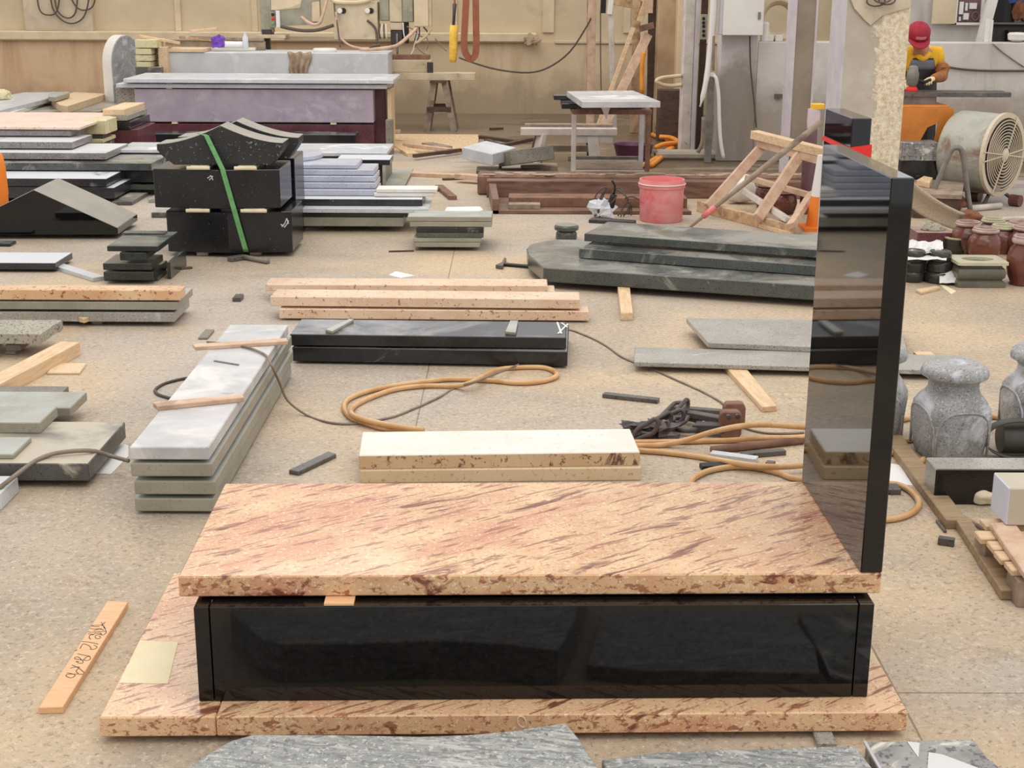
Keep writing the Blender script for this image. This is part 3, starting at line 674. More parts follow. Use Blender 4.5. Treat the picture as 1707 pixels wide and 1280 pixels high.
HOSE('cable','thin grey cord trailing over the pale stack and past the hose loop',m_cord,[(345,570,zM1+.002),(400,576,zM1+.002),(440,590,zM1+.002),(452,608,zM1-.01),(466,638,.16),(480,668,.06),(512,692,.0),(548,704,0),(590,706,.0),(650,696,0),(690,681,0),(730,663,0),(760,646,.0),(790,637,.06),(815,627,.06),(850,614,.03),(880,600,.0),(930,575,0)],.006,'cord',n=6)
HOSE('cable','thin grey cord curling on the floor beside the pale stack',m_cordd,[(330,628),(306,631),(275,639),(259,649),(262,656),(274,661),(300,668)],.008,'cord',n=6)
HOSE('cable','thin grey cord running past the grey slab to the rusty clamp',m_cord,[(925,548),(951,550),(971,557),(994,567),(1016,580),(1040,597),(1085,614),(1120,630),(1165,650),(1190,663),(1206,674),(1215,690),(1240,712),(1280,722),(1340,722)],.0055,'cord',n=6)
HOSE('cable','grey cable arching over the dusty dark slab',m_cord,[(-40,835,.06),(0,812,.07),(25,793,.10),(60,768,zd-.005),(95,755,zd+.005),(150,751,zd+.003),(185,760,.07),(214,768,.07)],.010,'cable',n=6)
# ---------------------------------------------------------------- chain and clamp
def zz(x,y): return 1020+x/5.173,640+y/5.173
root=E('chain',G(1110,725,0),'heavy dark steel chain lying behind the white-topped block','chain')
links=[((600,165),(480,290)),((640,190),(560,280)),((500,290),(380,360)),((560,290),(450,340)),((640,235),(560,330)),((470,310),(350,380)),((400,360),(330,400)),((330,380),(250,430)),((580,310),(500,360))]
for i,(a,b) in enumerate(links):
    ua,va=zz(*a);ub,vb=zz(*b)
    A=G(ua,va,.05+.02*(i%2));B=G(ub,vb,.04);c=(A+B)/2;d=(B-A);L=max(d.length,.13);d.normalize()
    up=Vector((0,0,1)) if i%2 else d.cross(Vector((0,0,1))).normalized()
    pts=[]
    for k in range(16):
        th=2*math.pi*k/16;x=math.cos(th);y=math.sin(th)
        pts.append(c+d*(x*.035+(L/2-.03)*(1 if x>0 else -1))+up*(y*.035))
    for q in pts:q.z=max(q.z,.012)
    part('link',M().tube(pts,.011,7,True),m_clamp,root,smooth=True)
rnd=random.Random(3)
def crumple(c,rx,ry,rz_,seed,amp=.45):
    m=M().ball((0,0,0),1,14,9);rr=random.Random(seed);off=Vector((rr.random()*9,rr.random()*9,rr.random()*9))
    for p in m.v:
        k=1+amp*noise.noise(p*1.7+off)+amp*.6*noise.noise(p*4+off)
        p.x*=rx*k;p.y*=ry*k;p.z=max(-.55,p.z)*rz_*k
    zmin=min(p.z for p in m.v)
    for p in m.v:p.z-=zmin;p+=Vector(c)
    return m
mkw('metal_scrap',crumple(G(1103,729,0),.085,.06,.05,5,.7),m_clamp,'crumpled dark metal scrap lying under the steel chain','scrap')
mkw('metal_scrap',crumple(G(1062,727,0),.10,.06,.04,8,.7),m_dark,'flat dark metal scrap just behind the white-topped block','scrap')
c0=G(1222,730,0)
root=E('plate_clamp',c0,'rusty lifting clamp with two upright plates beside the chain','clamp')
y1=G(1220,731,0).y;y2=G(1225,716,0).y
def uplate(u0,u1,vt,vb,y,d):
    z0=zat(u0,vb,y);z1=zat(u0,vt,y)
    x0=D(u0,vt,y).x;x1=D(u1,vt,y).x
    return M().prismy([(x0+.01,max(z0,.001)),(x1-.01,max(z0,.001)),(x1,max(z0,.001)+.02),(x1,z1-.02),(x1-.015,z1),(x0+.015,z1),(x0,z1-.02),(x0,max(z0,.001)+.02)],y,y+d)
part('jaw_plate',uplate(1201,1238,686,731,y1,.05),m_rust,root,bev=.006)
part('jaw_plate',uplate(1207,1244,672,716,y2,.05),m_rust,root,bev=.006)
part('arm',M().beam(G(1205,700,.07),G(1150,690,.05),.05,.03),m_clamp,root,bev=.004)
part('arm',M().beam(G(1210,712,.05),G(1158,712,.03),.07,.04),m_dark,root,bev=.004)
rc=G(1143,707,.03)
part('ring',M().tube([rc+Vector((.075*math.cos(a),.10*math.sin(a),.0)) for a in [i*math.pi/10 for i in range(20)]],.014,7,True),m_clamp,root,smooth=True)
part('bolt',M().lathe([(.012,0),(.012,.02),(.004,.022)],8,D(1214,694,y1-.022),axis=Matrix.Rotation(R(90),3,'X')),m_dark,root)
part('bolt',M().lathe([(.012,0),(.012,.02),(.004,.022)],8,D(1229,693,y1-.022),axis=Matrix.Rotation(R(90),3,'X')),m_dark,root)
BAR('stone_strip','thin dark stone strip behind the chain','strip',m_chipd,(1117,681),(1203,688),.04,.03)
mkw('steel_rod',M().tube([G(1186,750,.02),G(1260,742,.02),G(1340,733,.02)],.018,10,sub=3),m_rust,'rusty round bar lying between the tan hoses','bar',smooth=True)
BAR('stone_strip','pale grey strip with a snapped end between the tan hoses','strip',m_greyl,(1185,757),(1262,767),.05,.025)
BAR('stone_strip','dark stone strip pointing at the headstone between the tan hoses','strip',m_chipd,(1236,759),(1308,753),.035,.024)
BAR('stone_strip','black stone strip under the lowest tan hose','strip',m_void,(1168,778),(1240,775),.05,.022)
BAR('stone_strip','tiny dark offcut beside the headstone foot','strip',m_chipd,(1277,772),(1291,774),.04,.02)
# ================================================================ RIGHT SIDE
def superloft(rings,n=40,c=(0,0,0),rz=0):
    """rings: (half width, half depth, z, exponent)"""
    m=M();c=Vector(c)
    for a,b,z,e in rings:
        for k in range(n):
            t=2*math.pi*k/n+rz;ct,st=math.cos(t-rz),math.sin(t-rz)
            x=a*math.copysign(abs(ct)**(2/e),ct);y=b*math.copysign(abs(st)**(2/e),st)
            m.v.append(c+Vector((x*math.cos(rz)-y*math.sin(rz),x*math.sin(rz)+y*math.cos(rz),z)))
    for i in range(len(rings)-1):
        for k in range(n):
            k2=(k+1)%n;m.f.append((i*n+k,i*n+k2,(i+1)*n+k2,(i+1)*n+k))
    m.f.append(tuple(range(n-1,-1,-1)));b=(len(rings)-1)*n;m.f.append(tuple(b+k for k in range(n)))
    return m
def vase(p,s,label,rz=0,group='grey granite vases'):
    root=E('stone_vase',p,label,'vase',group,rz)
    W=.155
    body=[(W*.80,W*.80,0,3),(W*.88,W*.88,.02,3.6),(W*.95,W*.95,.10,4.2),(W*.99,W*.99,.20,4.4),(W*.97,W*.97,.245,4),(W*.88,W*.88,.28,3.2),(W*.76,W*.76,.305,2.6),(W*.72,W*.72,.325,2.2),(W*.72,W*.72,.36,2)]
    lid=[(W*.72,W*.72,.355,2),(W*.80,W*.80,.372,2),(W*.96,W*.96,.385,2),(W*.985,W*.985,.40,2),(W*.93,W*.93,.422,2),(W*.80,W*.80,.437,2),(W*.72,W*.72,.441,2)]
    mk('body',superloft([(a*s,b*s,z*s,e) for a,b,z,e in body]),m_vase,root,smooth='auto')
    mk('rim',superloft([(a*s,b*s,z*s,2) for a,b,z,e in lid]),m_vase,root,smooth='auto')
    # raised shoulder arches on the faces
    for k in range(4):
        m=M();pts=[]
        for i in range(13):
            th=math.pi*i/12;x_=.128*math.copysign(abs(math.cos(th))**.6,math.cos(th));pts.append(Vector((x_,-W*.975*(1-abs(x_/(W*.985))**4.2)**(1/4.2),.03+.215*math.sin(th)**.55)))
        m.tube([q*s for q in pts],.006*s,6)
        m.xf(Matrix.Rotation(k*math.pi/2,4,'Z'));mk('arch_moulding',m,m_vase,root,smooth=True)
    return root
p=G(1592,772,0);vase(Vector((p.x,p.y+.12,0)),.98,'squat grey granite vase standing on the floor beside the black-fronted block',R(8))
p=G(1461,738,0);vase(Vector((p.x,p.y+.14,0)),.98,'grey granite vase half hidden behind the tall headstone',R(-6))
p=G(1741,742,0);vase(Vector((p.x,p.y+.12,0)),1.0,'grey granite vase cut by the picture edge behind the dark rubber roll',R(5))
# rubber roll and strap
p=G(1690,764,0);root=E('rubber_roll',Vector((p.x+.10,p.y+.08,0)),'dark rubber roll with a flat belt loop lying behind the stone block','roll')
part('roll',M().lathe([(.03,0),(.068,0),(.068,.35),(.03,.35)],20,Vector((p.x-.04,p.y+.09,.07)),axis=Matrix.Rotation(R(90),3,'Y')),m_rubber,root,smooth='auto')
m=M();cc=Vector((p.x+.02,p.y+.02,.085))
pts=[cc+Vector((.155*math.cos(a),.02*math.sin(a),.082*math.sin(a))) for a in [i*math.pi/14 for i in range(28)]]
for i,q in enumerate(pts):
    m.v+=[q+Vector((0,-.02,0)),q+Vector((0,.03,0))]
for i in range(28):
    j=(i+1)%28;m.f.append((2*i,2*j,2*j+1,2*i+1))
part('belt',m,m_rubber,root,thick=.008,smooth=True)
# black fronted block
S('stone_block','grey marble-topped block with a polished black front on the floor','block',m_grey,1561,1800,782,841,(1548,762))
o=bpy.context.scene.collection.objects[-1];o.data.materials.append(m_black)
for poly in o.data.polygons:
    if poly.normal.y<-.7: poly.material_index=1
# wooden pallet, white block
zp=.14
root=E('pallet',G(1690,990,0),'dusty wooden pallet at the picture edge under the white-sided block','pallet')
A=G(1648,880,zp);x0=A.x
xw=D(1712,965,G(1700,965,zp).y).x
pl=[G(1647,878,zp),G(1672,872,zp),G(1730,940,zp),G(1706,966,zp)]
part('deck_board',M().prism([(q.x,q.y) for q in [G(1650,872,zp),G(1690,868,zp),G(1745,945,zp),G(1712,962,zp)]],zp-.022,zp),m_woodp,root,bev=.003)
for (u0,v0,u1,v1) in ((1631,893,1800,893),(1652,910,1800,910),(1664,927,1800,927),(1682,945,1800,945),(1640,872,1800,862)):
    a=G(u0,v0,zp-.024);b=Vector((a.x+.9,a.y,a.z))
    part('slat',M().box(a.x,b.x,a.y-.03,a.y+.05,zp-.046,zp-.024),m_wood2,root,bev=.003)
a=G(1683,960,.1)
for yy in (a.y+.02,a.y+.38):
    part('block',M().box(a.x+.02+(yy-a.y)*.0,a.x+.13,yy-.06,yy+.06,0,zp-.046),m_woodg,root,bev=.003)
    part('block',M().box(a.x+.75,a.x+.86,yy-.06,yy+.06,0,zp-.046),m_woodg,root,bev=.003)
part('bottom_board',M().box(a.x+.0,a.x+.09,a.y+.08,a.y+.32,0,.02),m_woodg,root,bev=.003)
p=G(1682,876,zp)
S('white_block','block with a pale blue-white side standing on the wooden pallet','block',m_grbox,1683,1800,814,876,(1660,787),z0=zp+.0005)
o=bpy.context.scene.collection.objects[-1];o.data.materials.append(m_boxw)
for poly in o.data.polygons:
    if poly.normal.x<-.7: poly.material_index=1
# long plank
A=G(1487,731,.02);B=G(1683,992,.02);n=Vector((1,0,0))
m=M();m.beam(A,A.lerp(B,.62),.085,.04);o=None
root=E('plank',A.lerp(B,.5)*1,'long brown plank lying on the floor from the headstone towards the pallet','plank')
root.location.z=0
part('board',m,m_woodb,root,bev=.003)
part('board',M().beam(A.lerp(B,.60)+Vector((.03,0,.0)),B,.06,.036),m_woodb,root,bev=.003)
mkw('cotton_glove',crumple(G(1640,838,0),.062,.05,.04,21,.55),m_clothw,'white cotton glove crumpled on the floor before the black-fronted block','glove',subd=1,smooth=True)
mkw('stick',M().tube([G(1599,858,.012),G(1646,884,.012)],.009,7),m_woodg,'thin stick lying between the plank and the white-sided block','stick')
BAR('stone_chip','small dark offcut on the floor beside the long plank','chip',m_chipd,(1564,900),(1591,904),.03,.03)
BAR('stone_strip','thin dark strip tucked against the long plank','strip',m_chipd,(1562,868),(1576,886),.012,.012)
PX('metal_shard','bluish metal shard beside the pallet slats','shard',m_steel,[(1615,890),(1628,889),(1648,918),(1646,928),(1626,908)],0,.015)
PX('paper_sheet','white paper on the floor behind the foot of the headstone','paper',m_paper,[(1483,772),(1500,775),(1522,809),(1480,806)],0,.003,bev=0)
S('stone_chip','small black stone piece on the floor beside the headstone foot','chip',m_chipd,1480,1503,815,825,.07)
# ---------------------------------------------------------------- planters and jars
def jar(u,vrim,vfoot,rw,label,rimmat=m_ceramr,bodymat=m_ceram,slim=1.0):
    c=G(u,vfoot,0);pm=F/((c-CAM).dot(FWD));r=rw/pm;c=Vector((c.x,c.y+r*.85,0))
    ztop=max(zat(u,vrim,c.y-r*.8),.12);h=ztop
    root=E('ceramic_jar',c,label,'jar','glazed jars along the wall side')
    b=1.16*slim
    body=[(r*.86,0),(r*.92,.02*h),(r*.86,.05*h),(r*b*.96,.22*h),(r*b*1.04,.42*h),(r*b*1.02,.58*h),(r*b*.9,.72*h),(r*.83,.80*h),(r*.82,.84*h)]
    mk('body',M().lathe(body,28),bodymat,root,smooth=True)
    rim=[(r*.80,.835*h),(r*.90,.85*h),(r*.98,.885*h),(r*.97,.925*h),(r*.88,.955*h),(r*.90,.985*h),(r*.86,h),(r*.74,h),(r*.70,.97*h),(r*.68,.6*h),(r*.02,.55*h)]
    mk('rim',M().lathe(rim,28),rimmat,root,smooth='auto')
    return root
jar(1645,382,436,23,'round brown glazed jar directly behind the olive box planter')
jar(1712,396,478,25,'large brown glazed jar at the picture edge beside the olive planter')
jar(1716,379,430,25,'brown glazed jar at the picture edge, behind the large one')
jar(1615,371,424,22,'wide low maroon jar behind the black-walled pot')
jar(1657,366,412,20,'jar with a pale green rim furthest back among the jars',m_olivel,m_ceram)
jar(1675,377,424,21,'jar with a pale olive rim between two brown jars',m_olivel,m_ceram)
jar(1702,371,416,20,'brown jar at the picture edge behind the olive-rimmed jar')
# olive box planter with an oval opening
base=G(1595,480,0);rb=G(1678,480,0);Y0=base.y;wd=rb.x-base.x;cx=(base.x+rb.x)/2;cyy=Y0+.15
hz=zat(1600,438,Y0)
root=E('box_planter',(cx,cyy,0),'olive grey box planter with a round-edged opening on its pale top','planter')
w2=wd/2
mk('body',superloft([(w2*.98,.15,0,14),(w2*.98,.15,.03,14),(w2*.86,.12,.05,14),(w2*.96,.14,.07,12),(w2*.98,.145,hz*.55,12),(w2*.93,.135,hz*.72,12),(w2*.84,.115,hz*.78,14),(w2*.84,.115,hz*.86,14),(w2*1.02,.15,hz*.89,16)],64),m_olive,root,smooth='auto')
# rim with a hole: ring loft
m=M();n=64;rg=[(w2*1.02,.15,hz*.885,16),(w2*1.02,.15,hz,16),(w2*.64,.075,hz,2),(w2*.62,.07,hz-.06,2),(w2*.6,.065,.06,2),(w2*.02,.005,.055,2)]
mk('rim',superloft(rg,n),m_olivel,root,smooth='auto')
# black walled pot
p=G(1597,424,0);root=E('round_pot',Vector((p.x,p.y+.08,0)),'black round pot with a pale rim beside the brown jars','pot')
hz=zat(1597,398,p.y)
mk('body',M().lathe([(.082,0),(.09,.01),(.09,hz*.93)],28),m_blkcer,root,smooth='auto')
mk('rim',M().lathe([(.09,hz*.92),(.092,hz),(.058,hz),(.055,hz*.9),(.004,hz*.85)],28),m_olivel,root,smooth='auto')
# stacked round black pots wrapped in paper
def disc(cu,z0,h,r,yy,label,k):
    c=D(cu,450,yy);root=E('round_pot',(c.x,yy,z0),label,'pot','stacked black pots')
    mk('body',M().lathe([(r*.9,0),(r,h*.15),(r,h*.75),(r*.96,h*.9),(r*.9,h)],24),m_blkcer,root,smooth='auto')
    mk('rim',M().lathe([(r*.9,h*.97),(r*.88,h+.002),(r*.6,h+.002),(r*.58,h*.9)],24),m_rubber,root,smooth='auto')
yy=G(1560,474,0).y+.1
for k,(lab) in enumerate(('black round pot at the bottom of the stack beside the olive planter','black round pot in the middle of the stack beside the olive planter','black round pot on top of the stack beside the olive planter')):
    disc(1565,k*.075,.073,.105-.012*k,yy,lab,k)
for k,(lab) in enumerate(('bottom black pot of the stack nearest the black headstone','middle black pot of the stack nearest the black headstone','top black pot of the stack nearest the black headstone')):
    disc(1521,k*.075,.073,.085,yy+.02,lab,k)
disc(1540,.0,.20,.085,yy+.25,'black pot half wrapped in white paper behind the pot stacks',0)
# papers round the pots
def sheet(pts,label,mat=m_paper,name='wrapping_paper',cat='paper',jit=.01,seed=1):
    w=[D(u,v,y) for u,v,y in pts];m=M();m.v=list(w);m.f=[tuple(range(len(w)))]
    return mkw(name,m,mat,label,cat,thick=.003)
ya=yy-.12
def crease(name,label,u0,v0,u1,v1,y0,y1,seed,mat,cat,drop=0,nx=10,ny=8,amp=.03):
    """crumpled sheet spanning a pixel box between two depths"""
    rr=random.Random(seed);off=Vector((rr.random()*9,rr.random()*9,0))
    def fn(a,b):
        y=y0+(y1-y0)*b;q=D(u0+(u1-u0)*a,v0+(v1-v0)*b,y)
        d=noise.noise(Vector((a*4,b*4,0))+off)
        return q+Vector((0,-amp*d,amp*d))
    m=M().grid(nx,ny,fn)
    return mkw(name,m,mat,label,cat,thick=.003)
crease('wrapping_paper','white paper draped over the top of the pot stacks',1514,424,1572,402,yy-.02,yy+.22,3,m_paper,'paper',amp=.035)
crease('wrapping_paper','white paper strip sticking out between the two pot stacks',1513,433,1578,423,yy-.13,yy+.05,5,m_paper,'paper',nx=8,ny=3,amp=.015)
crease('wrapping_paper','white paper corner hanging down at the front of the pot stack',1566,472,1594,450,ya-.03,ya+.06,9,m_paper,'paper',nx=5,ny=5,amp=.012)
PX('wood_sliver','pale wood sliver on the floor in front of the pot stacks','sliver',m_wood2,[(1527,482),(1560,476),(1568,478),(1535,487)],0,.02)
PX('paper_scrap','torn pale paper on the floor before the pot stacks and planter','paper',m_ypaper,[(1567,475),(1574,475),(1594,485),(1586,490)],0,.004,bev=0)
# rectangular maroon pot
S('box_planter','low maroon box planter with a pale top behind the black pots','planter',m_maroon,1530,1590,387,420,(1532,378))
o=bpy.context.scene.collection.objects[-1];zt_=top();o.data.materials.append(m_ceramr)
for poly in o.data.polygons:
    if poly.normal.z>.7: poly.material_index=1
c=G(1555,383,zt_+.001)
mk('opening',M().lathe([(.10,0),(.10,.002)],24,axis=Matrix.Diagonal(Vector((1,.7,1)))),m_ceram,None,loc=c).parent=None
oo=bpy.context.scene.collection.objects[-1];oo.parent=o;oo.location=o.matrix_world.inverted()@c if False else (c-Vector(o.location))
oo.rotation_euler=(0,0,-o.rotation_euler.z);oo['label']='dark oval opening'
mkw('rock',crumple(G(1553,415,0),.12,.10,.13,33,.35),m_rough,'pale grey rock behind the paper-wrapped pots','rock',subd=1,smooth=True)
# felt mat, rag, pipes
def fn(a,b):
    u=1516+a*92;v=338+34*(a**.8)-18*(1-a)**2
    y=12.1-a*.9
    q=D(u,v+ (b-.5)*46*(1-.35*a),y)
    q.y+= .10*math.sin(b*3.1)
    return q
m=M().grid(16,8,fn)
for p in m.v:p.z=max(p.z,.01)
mkw('felt_mat',m,m_felt,'curled grey felt mat sagging behind the black headstone','mat',thick=.02,smooth=True)
mkw('rag',crumple(G(1592,352,0),.12,.1,.09,41,.5),m_brownrag,'brown rag heaped behind the felt mat under the drum fan','rag',subd=1,smooth=True)
mkw('rag',crumple(G(1614,367,0),.14,.1,.05,43,.5),m_brownrag,'flat brown rag on the floor below the bent steel stand','rag',subd=1,smooth=True)
mkw('steel_pipe',M().tube([G(1600,349,.03),G(1668,343,.03)],.03,10),m_steelw,'pale steel pipe lying beneath the drum fan','pipe',smooth=True)
mkw('steel_pipe',M().tube([G(1672,365,.02),G(1800,360,.02)],.02,10),m_steelw,'thin pale pipe lying behind the glazed jars','pipe',smooth=True)
# ---------------------------------------------------------------- drum fan
yf=13.55
fc=D(1673.7,258.4,yf);rr_=68/ (F/((fc-CAM).dot(FWD)))
ph=R(43);nrm=Vector((math.sin(ph),-math.cos(ph),0));side=Vector((math.cos(ph),math.sin(ph),0));upv=Vector((0,0,1))
AX=Matrix((side,upv,nrm)).transposed()   # local z -> fan axis
root=E('drum_fan',(fc.x,fc.y,0),'large rusty drum fan with a round wire grille, standing on a wheel','fan')
Rf=rr_;Lf=.50
part('drum',M().lathe([(Rf*.90,-Lf),(Rf*.95,-Lf),(Rf,-Lf*.93),(Rf*.985,-.08),(Rf*1.0,-.03),(Rf*.92,-.03),(Rf*.90,-Lf)],44,fc,axis=AX,cap=False),m_teal,root,smooth='auto')
part('rim',M().lathe([(Rf*.90,-.035),(Rf*1.02,-.035),(Rf*1.02,.0),(Rf*.90,.0),(Rf*.90,-.035)],44,fc,axis=AX,cap=False),m_grille,root)
for k in range(10):
    r=Rf*(.16+.076*k);part('grille_ring',M().tube([fc+side*(r*math.cos(a))+upv*(r*math.sin(a))+nrm*.012 for a in [i*math.pi/20 for i in range(40)]],.0055,5,True),m_grille,root,smooth=True)
for k,a in enumerate((R(5),R(64),R(-8),R(185),R(172),R(244))):
    d=side*math.cos(a)+upv*math.sin(a)
    part('grille_bar',M().tube([fc+nrm*.02+d*(Rf*.10),fc+nrm*.012+d*Rf],.007,5),m_grille,root)
part('hub',M().lathe([(Rf*.15,0),(Rf*.15,.02),(Rf*.08,.035),(.001,.036)],20,fc,axis=AX),m_grille,root)
for k in range(4):
    a=k*math.pi/2+.5;m=M()
    d=side*math.cos(a)+upv*math.sin(a);e=-side*math.sin(a)+upv*math.cos(a)
    q=[d*Rf*.12-e*.03,d*Rf*.82-e*.11,d*Rf*.86+e*.09,d*Rf*.14+e*.04]
    m.v=[fc+x-nrm*(.16+.05*(1 if i in(0,1) else -1)) for i,x in enumerate(q)];m.f=[(0,1,2,3)]
    part('blade',m,m_dark,root,thick=.008)
part('motor',M().lathe([(.1,-.42),(.1,-.14),(.06,-.12)],16,fc,axis=AX),m_dark,root)
wc=D(1693,334,yf-.05);part('wheel',M().lathe([(.03,-.05),(wc.z-.0,-.05),(wc.z,-.04),(wc.z,.04),(wc.z,.05),(.03,.05)],20,wc,axis=AX),m_ceram,root,smooth='auto')
w2_=wc-nrm*.42;part('wheel',M().lathe([(.03,-.05),(wc.z,-.05),(wc.z,.05),(.03,.05)],20,w2_,axis=AX),m_ceram,root,smooth='auto')
for s in (1,-1):
    a=fc+upv*(-Rf*.93)-side*s*.12
    part('leg',M().tube([a-nrm*.05,Vector((a.x-.12*s*.9,a.y-.05,.015))],.018,7),m_dark,root)
    part('leg',M().tube([a-nrm*.40,Vector((a.x-.12*s*.9,a.y+.3,.015))-nrm*.35],.018,7),m_dark,root)
part('label_plate',M().box(-.03,.03,-.004,.004,-.025,.025,at=fc+nrm*.02-upv*Rf*.80-side*Rf*.28),m_woodg,root)
# bent steel stand
ys=13.1
pts=[D(1550,334,ys),D(1562,305,ys),D(1579,265,ys),D(1587,250,ys),D(1596,246,ys),D(1603,251,ys),D(1607,270,ys),D(1611,305,ys),D(1617,349,ys)]
pts[0].z=max(pts[0].z,.03);pts[-1].z=.03
root=E('steel_stand',((pts[0].x+pts[-1].x)/2,ys,0),'bent tube stand leaning in front of the drum fan','stand')
part('frame',M().tube(pts,.025,9,sub=4),m_steel,root,smooth=True)
part('foot_tube',M().tube([pts[0],pts[0]+Vector((0,.5,-.0))],.025,9),m_dark,root,smooth=True)
part('foot_tube',M().tube([pts[-1]+Vector((0,0,.0)),pts[-1]+Vector((.02,.5,0))],.025,9),m_steel,root,smooth=True)
# boards on the floor behind the stand
PX('floor_board','wide dusty board on low blocks behind the bent steel stand','board',m_woodg,[(1500,322),(1604,325),(1608,297),(1500,297)],.18,.04)
p=G(1570,330,0);S('board_block','dark timber block under the wide dusty board','block',m_woodd,1525,1600,331,345,.3,z0=0,t=.179)
PX('wood_block','short pale wood block on the wide dusty board','block',m_wood2,[(1528,300),(1540,293),(1555,296),(1550,305)],.2225,.05)
# dark crates of stone offcuts behind the column
S('stone_crate','dark stone block under the grey streaked one behind the column','block',m_blk2,1503,1568,268,287,.3,z0=.2225,y=13.72)
z=top()
S('stone_block','grey and black streaked stone block, topmost behind the concrete column','block',m_fmarb,1506,1567,238,262,.3,z0=z+.001,y=13.71)
p=D(1535,290,14.3);pass
# ---------------------------------------------------------------- polishing bench with orange cover
yt=13.95
zt_=zat(1540,176,yt);x0=D(1470,176,yt).x;x1=D(1584,176,yt).x
root=E('polishing_bench',((x0+x1)/2,yt+.3,0),'low bench draped with an orange cover in front of the worker','bench')
part('top',M().box(x0,x1,yt,yt+.62,zt_-.05,zt_),m_orange,root,bev=.008)
zb_=zat(1530,236,yt)
part('cover',M().prismy([(x0,zt_-.02),(x1+.03,zt_-.02),(D(1588,205,yt).x,zat(1588,205,yt)),(D(1566,236,yt).x,zb_),(D(1556,236,yt).x,zb_),(D(1564,204,yt).x,zat(1564,204,yt)),(D(1545,215,yt).x,zat(1545,212,yt)),(D(1532,236,yt).x,zb_),(x0,zb_)],yt-.02,yt-.002),m_orange,root)
for xx in (x0+.03,x1-.06):
    for y in (yt+.03,yt+.56): part('leg',M().box(xx-.02,xx+.02,y-.02,y+.02,0,zt_-.05),m_dark,root)
ysl=yt+.12;za=zat(1600,162,ysl)
p0=D(1505,158,ysl);p1=D(1686,158,ysl)
T(mk('stone_block',M().box(-.20,.20,0,.30,0,za-zt_),m_steel,loc=(D(1528,170,ysl).x,ysl+.05,zt_+.0005)),'grey packing block on the orange bench, under the dark bars','block')
T(mk('dark_bar',M().box(-(p1.x-p0.x)/2-.1,(p1.x-p0.x)/2,0,.10,0,.045),m_chipd,loc=((p0.x+p1.x)/2,ysl,za+.001),bev=.003),'dark polished bar lying across the bench, nearer edge','bar','bars being polished')
p1b=D(1680,153,ysl+.2)
T(mk('dark_bar',M().box(-.85,.42,0,.10,0,.045),m_chipd,loc=(p1b.x-.45,ysl+.2,za+.001),bev=.003),'dark polished bar lying across the bench, nearer the worker','bar','bars being polished')
# ---------------------------------------------------------------- angle grinder
yg=ysl+.10
gz=za+.046
root=E('angle_grinder',(D(1519,150,yg).x,yg,gz),'grey hand polisher with a red cup held by the worker in the red cap','power tool')
def P(u,v,y=yg): return D(u,v,y)
part('cup',M().lathe([(.055,0),(.06,.015),(.05,.04),(.03,.05)],20,Vector((P(1519,157).x,yg,gz))),m_redb,root,'red cup wheel',smooth='auto')
part('body',M().lathe([(.03,.045),(.045,.06),(.058,.09),(.06,.17),(.05,.2),(.045,.235),(.02,.25)],18,Vector((P(1519,157).x,yg,gz))),m_steel,root,smooth='auto')
part('handle',M().tube([Vector((P(1523,150).x,yg,gz+.11)),P(1541,137)+Vector((0,0,.0)),P(1552,133)],.018,9),m_void,root,smooth=True)
# ---------------------------------------------------------------- the worker
yp=14.75
def skin(name,verts,edges,radii,mat,parent,sub=2,root_i=0,origin=None):
    me=bpy.data.meshes.new(name);me.from_pydata([tuple(v-origin) for v in verts],edges,[])
    o=bpy.data.objects.new(name,me);col.objects.link(o);o.parent=parent
    md=o.modifiers.new('skin','SKIN');md.use_smooth_shade=True
    for i,r in enumerate(radii):
        sv=me.skin_vertices[0].data[i];sv.radius=(r,r) if not isinstance(r,tuple) else r;sv.use_root=(i==root_i)
    s=o.modifiers.new('sub','SUBSURF');s.levels=sub;s.render_levels=sub
    me.materials.append(mat);return o
hc=D(1531,62,yp-.22)          # head centre
sx=.0
sh=D(1535,92,yp-.02)          # neck base
shL=D(1563,88,yp);shR=D(1506,88,yp)
elL=D(1574,126,yp-.08);haL=D(1549,133,yg+.02)
elR=D(1494,126,yp-.08);haR=D(1511,140,yg+.03)
pel=Vector((sh.x+.02,yp+.22,.92));chest=Vector((sh.x,yp+.06,sh.z-.20))
root=E('person',(pel.x,yp+.2,0),'worker in red cap, yellow shirt and dark apron bending over a polisher','person')
O=Vector(root.location)
wrL=haL.lerp(elL,.22);wrR=haR.lerp(elR,.22)
hipL=pel+Vector((.10,0,-.05));hipR=pel+Vector((-.10,0,-.05))
knL=Vector((pel.x+.13,yp+.12,.50));knR=Vector((pel.x-.12,yp+.14,.50))
anL=Vector((pel.x+.14,yp+.22,.09));anR=Vector((pel.x-.13,yp+.24,.09))
toL=anL+Vector((.02,-.17,-.045));toR=anR+Vector((-.02,-.17,-.045))
nk=sh.lerp(hc,.45)
V=[pel,pel.lerp(chest,.5),chest,sh,nk,hc+Vector((0,.03,-.02)),hc+Vector((0,.01,.05)),shL,elL,wrL,shR,elR,wrR,hipL,knL,anL,toL,hipR,knR,anR,toR]
Ed=[(0,1),(1,2),(2,3),(3,4),(4,5),(5,6),(3,7),(7,8),(8,9),(3,10),(10,11),(11,12),(0,13),(13,14),(14,15),(15,16),(0,17),(17,18),(18,19),(19,20)]
Rd=[(.15,.11),(.14,.10),(.13,.07),(.07,.06),(.055,.055),(.085,.095),(.07,.08),.06,.042,.03,.06,.042,.03,.085,.058,.042,.04,.085,.058,.042,.04]
body=skin('body',V,Ed,Rd,m_skin,root,2,0,O)
